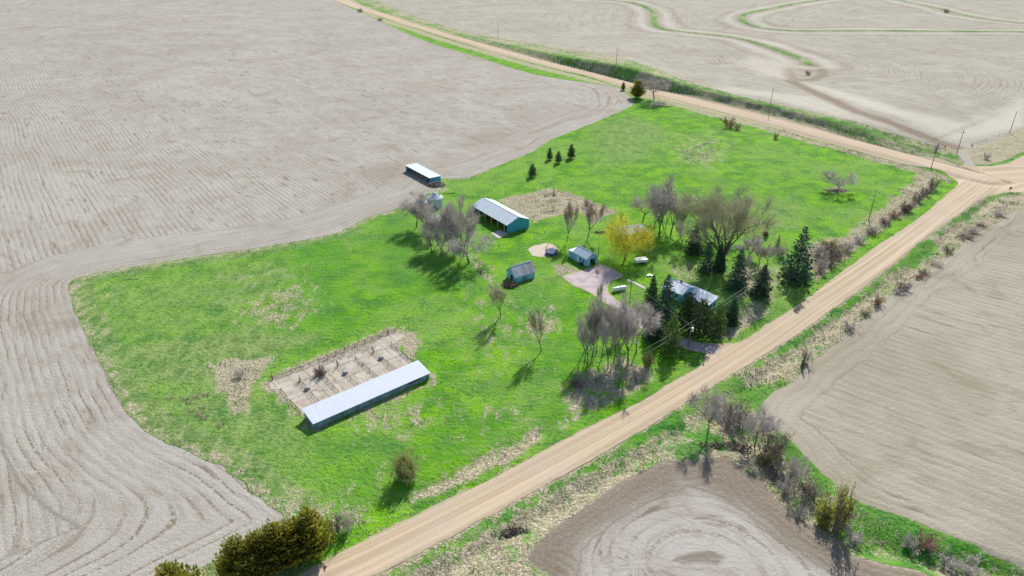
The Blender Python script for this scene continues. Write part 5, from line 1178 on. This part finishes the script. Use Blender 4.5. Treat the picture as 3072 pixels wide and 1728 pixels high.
rail_fence('yard_fence', [gpt(P_(h3, *q)) for q in ((165, 765), (640, 595), (1080, 400), (1340, 300), (1740, 148))], 'long weathered fence with posts along the back of the concrete yard', 'fences', h=1.1, post_every=2.6, rails=3)
rail_fence('yard_fence', [gpt(P_(h3, *q)) for q in ((1680, 320), (1960, 570))], 'dark board fence at the right end of the concrete yard', 'fences', h=.9, rails=3)
rail_fence('yard_fence', [gpt(P_(h3, *q)) for q in ((270, 900), (400, 1060), (520, 1180))], 'low broken fence at the left end of the concrete yard', 'fences', h=.6, rails=1)
for (q, lab) in (((160, 765), 'leftmost forked pen post, at the corner of the yard'), ((515, 795), 'forked pen post at the head of the leftmost pen wall'), ((993, 605), 'forked pen post at the head of the middle pen wall'), ((1450, 425), 'forked pen post at the head of the rightmost pen wall')):
    c = gpt(P_(h3, *q)); b = MB(); b.tube((0, 0, -.2), (-.1, 0, 2.3), .14, .09, 6); b.tube((0, 0, .5), (-.7, -.5, .1), .08, .06, 5); b.tube((-.1, 0, 1.2), (.5, .1, .7), .06, .05, 5)
    o = b.build('pen_post', DWOOD); o.location = c; tag(o, lab, 'post', 'forked pen posts')
for (q, lab) in (((607, 890), 'small round waterer on the leftmost pen wall'), ((1092, 690), 'small round waterer on the middle pen wall'), ((1550, 500), 'small round waterer on the rightmost pen wall')):
    c = gpt(P_(h3, *q)); r = empty('waterer', c); tag(r, lab, 'waterer', 'waterers in the pens'); MB().tube((0, 0, 0), (0, 0, .8), .75, .65, 14).build('tank', CONCW, r); MB().lathe([(.5, .82), (.5, .9), (.3, .9), (.3, .84)], 14).build('rim', GALV, r)

# ------------------------------------------------------------------ power poles and wires
POLE = plain('pole_wood', (.20, .165, .135), .9, .2, 1.0); WIRE = plain('wire', (.45, .45, .45), .5); INS = plain('insulator', (.35, .38, .40), .4)
POLES = {}
def pole(key, foot, top, label, arm=None, extra=None, r0=.2):
    x, y, z, h = height_px(foot, top); r = empty('utility_pole', (x, y, z)); tag(r, label, 'utility pole', 'utility poles')
    MB().tube((0, 0, -.5), (0, 0, h), r0, r0 * .65, 8).build('pole', POLE, r)
    MB().tube((0, 0, h), (0, 0, h + .25), .09, .05, 6).build('insulator', INS, r)
    if arm: ca_, sa_ = math.cos(arm), math.sin(arm); MB().tube((-1.5 * ca_, -1.5 * sa_, h - 1.6), (1.5 * ca_, 1.5 * sa_, h - 1.6), .10, .10, 5).build('crossarm', POLE, r)
    POLES[key] = (Vector((x, y, z)), h); return r, h
pole('A', P_(A2, 1243, 292), P_(A2, 1240, 160), 'farthest utility pole, on the field edge above the upper road')
pole('B', P_(A2, 2135, 482), P_(A2, 2140, 362), 'utility pole above the dark bank, second from the top of the road')
pole('C', P_(A3, 652, 850), P_(A3, 672, 665), 'utility pole beside the upper road above the reddish shrubs')
r, h = pole('D', P_(z1, 1170, 740), P_(z1, 1240, 345), 'utility pole with equipment at the near corner of the crossroads', arm=.7)
MB().tube((.35, 0, h - 2.2), (.35, 0, h - 1.2), .25, .25, 10).build('transformer', INS, r); MB().tube((-.8, -.3, h - .8), (.8, .3, h - .8), .09, .09, 5).build('crossarm', POLE, r)
pole('E', P_(z1, 1560, 505), P_(z1, 1660, 145), 'utility pole with crossarm beside the field entrance', arm=.1)
pole('F', P_(z1, 2362, 185), P_(A3, 2517, 840), 'leaning-looking utility pole farthest to the right')
pole('G', P_(z2, 1020, 335), P_(z2, 1082, 72), 'utility pole rising from the hedge strip above the straight road')
r, h = pole('H', P_(r1, 1685, 875), P_(r1, 1703, 605), 'transformer pole at the driveway mouth in front of the pines')
MB().tube((.5, .1, h - 3.2), (.5, .1, h - 1.9), .36, .36, 12).build('transformer', plain('pale_grey_paint', (.62, .66, .68), .4), r)
pole('Y', P_(r1, 1044, 432), P_(r1, 1064, 142), 'plain yard pole beside the propane tank', r0=.16)
pole('Z', P_(r6, 824, 985), P_(r6, 824, 748), 'plain pole at the garage corner', r0=.16)
def wires(k0, k1, label, offs=((0, .2), (0, -1.5)), ext=None):
    a, ha = POLES[k0]; b_, hb = POLES[k1]; m = []
    for ox, oz in offs:
        p = a + Vector((0, 0, ha + oz)); q = b_ + Vector((0, 0, hb + oz)); n = 14; pr = p
        for i in range(1, n + 1):
            t = i / n; c = p.lerp(q, t) - Vector((0, 0, 4 * t * (1 - t) * (p - q).length * .012)); m.append((*pr, *c, .035, .035)); pr = c
    V, Fc = tubes_np(m, 4); o = np_obj('power_line', V, Fc, WIRE); tag(o, label, 'power line', 'power lines')
wires('H', 'G', 'pair of power lines from the transformer pole over the spruces to the hedge pole')
wires('G', 'D', 'power lines from the hedge pole to the near corner pole'); wires('D', 'C', 'power lines from the corner pole along the upper road', offs=((0, .2),)); wires('C', 'B', 'thin power line passing over the upper road bend', offs=((0, .2),)); wires('B', 'A', 'farthest thin power line above the dark bank', offs=((0, .2),)); wires('D', 'E', 'short power lines across the upper road at the crossroads'); wires('E', 'F', 'power line going off to the right beyond the field entrance', offs=((0, .2),))
wires('H', 'Y', 'service wire from the transformer pole to the plain yard pole', offs=((0, -1.0),))
a, ha = POLES['H']; g, hg = POLES['G']; POLES['off'] = (a - (g - a).normalized() * 95 + Vector((0, 0, 0)), ha)
# next pole of the line stands on the verge lower down the road, outside the detail seen; wires sag towards it
POLES['W'] = (a + Vector((-18, -14, 0)), ha - 1.5)
wires('H', 'W', 'power lines dropping left from the transformer pole into the grove')
# ------------------------------------------------------------------ roadside things
x, y, z, h = height_px(P_(z1, 2353, 1085), P_(z1, 2353, 1005)); r = empty('stop_sign', (x, y, z)); tag(r, 'red stop sign on a thin post at the crossroads', 'road sign')
MB().tube((0, 0, -.3), (0, 0, h), .06, .05, 5).build('post', GALV, r); R_ = .75
SG = plain('sign_red', (.28, .02, .03), .5, .1, spec=.3); SW = plain('sign_white', (.8, .8, .8), .5, .05)
def octo(rad, y0, y1, name, mat, par):
    b = MB(); P = [(rad * math.cos(math.pi / 8 + i * math.pi / 4), rad * math.sin(math.pi / 8 + i * math.pi / 4)) for i in range(8)]
    b.V = [(px_, y0, h - .75 + pz) for px_, pz in P] + [(px_, y1, h - .75 + pz) for px_, pz in P]; b.F = [tuple(range(8)), tuple(15 - i for i in range(8))] + [(i, (i + 1) % 8, 8 + (i + 1) % 8, 8 + i) for i in range(8)]; return b.build(name, mat, par)
pl = octo(R_, -.10, -.07, 'sign_plate', SW, r); octo(R_ * .92, -.115, -.103, 'sign_face', SG, pl)
fc = bpy.data.curves.new('sign_text', 'FONT'); fc.body = 'STOP'; fc.size = .52; fc.align_x = 'CENTER'; fc.align_y = 'CENTER'; fc.extrude = .004
fo = bpy.data.objects.new('sign_text', fc); COL.objects.link(fo); dg = bpy.context.evaluated_depsgraph_get(); me_ = bpy.data.meshes.new_from_object(fo.evaluated_get(dg)); bpy.data.objects.remove(fo)
to = bpy.data.objects.new('lettering', me_); COL.objects.link(to); me_.materials.clear(); me_.materials.append(SW); to.parent = pl; to.location = (0, -.122, h - .75); to.rotation_euler = (math.pi / 2, 0, 0)
x, y, z = ground(*P_(z3, 510, 850)); r = empty('mailbox', (x, y, z)); tag(r, 'dark mailbox on a post at the driveway corner', 'mailbox')
MB().tube((0, 0, -.3), (0, 0, 1.3), .09, .09, 6).build('post', DWOOD, r); MB().box(-.2, .2, -.45, .45, 1.3, 1.7).build('box', DARKIN, r); MB().box(.205, .24, -.1, .1, 1.55, 1.95).build('flag', RED, r)
# field fences
def wire_fence(pts, label, every=9, h=1.1):
    Q = [Vector(ground(*p)) for p in pts]; c = Q[0]; r = empty('wire_fence', c); tag(r, label, 'fence', 'field fences'); seg = []; posts = []
    acc = 0
    for a, b_ in zip(Q[:-1], Q[1:]):
        n = max(1, int((b_ - a).length / every))
        for i in range(n): posts.append(a.lerp(b_, i / n))
    posts.append(Q[-1]); posts = posts[:95]
    for i, p in enumerate(posts): p.z = float(interp_h(p.x, p.y)) + .05; MB().tube(p - c - Vector((0, 0, .3)), p - c + Vector((0, 0, h)), .09, .08, 5).build('post', DWOOD, r)
    for a, b_ in zip(posts[:-1], posts[1:]):
        for zz in (.35, .7, 1.0): seg.append((*(a - c + Vector((0, 0, zz))), *(b_ - c + Vector((0, 0, zz))), .02, .02))
    V, Fc = tubes_np(seg, 3); np_obj('wires', V, Fc, DWOOD, r)
wire_fence(A3(0, 652, 400, 762, 700, 832, 1000, 892, 1300, 962, 1700, 1052, 1960, 1102), 'wire fence along the field above the right part of the upper road')
wire_fence(A2(460, 62, 850, 207, 1150, 282, 1500, 340, 1800, 402, 2150, 482, 2400, 562), 'wire fence along the top of the dark bank')
wire_fence(z1(1790, 395, 2000, 310, 2200, 245, 2350, 205), 'fence with dark grass right of the field entrance')
wire_fence([(1911, 324), (1960, 321), (2012, 324), (2070, 350), (2165, 388)], 'low fence around the top corner of the pasture')
wire_fence(z2(2400, 200, 2050, 380, 1890, 530, 1600, 760), 'fence posts on the far side of the ditch by the east field')
for (q, lab) in (((1380, 425), 'dark stub post by the crossroads ditch'), ((1790, 400), 'corner post at the field entrance')):
    x, y, z = ground(*P_(z1, *q)); b = MB(); b.tube((0, 0, -.3), (0, 0, 1.9), .22, .18, 6); b.tube((0, 0, 1.0), (-1.2, .3, .1), .1, .1, 5); o = b.build('corner_post', DWOOD); o.location = (x, y, z); tag(o, lab, 'post')
# tree stumps scattered on the lower left pasture
STR = plain('straw_clump', (.44, .38, .27), .95, .35, 2)
def clump(px, lab, s):
    x, y, z = ground(*px); R = np.random.default_rng(int(px[0])); S = []
    for i in range(90): a = R.uniform(0, 6.28); q = R.uniform(0, .5) * s; e = np.array([math.cos(a), math.sin(a), 0]) * (q + R.uniform(.2, .6) * s); S.append((math.cos(a) * q, math.sin(a) * q, -.05, e[0], e[1], R.uniform(.15, .45) * s, .03, .012))
    V, Fc = tubes_np(S, 3); o = np_obj('grass_clump', V, Fc, STR); o.location = (x, y, z); tag(o, lab, 'grass clump', 'pale grass clumps on the lower left pasture')
for q, s in (((1285, 112), 1.2), ((1400, 118), 1.3), ((1475, 102), 1.4), ((1555, 84), 1.4), ((1425, 145), 1.0), ((1530, 185), 1.1), ((1510, 232), 1.5), ((1542, 255), 1.4), ((1450, 205), 1.1), ((1672, 308), 1.5), ((1280, 228), .8)):
    clump(P_(B1, *q), 'pale tuft of dry grass among the scattered tufts left of the concrete yard', s)
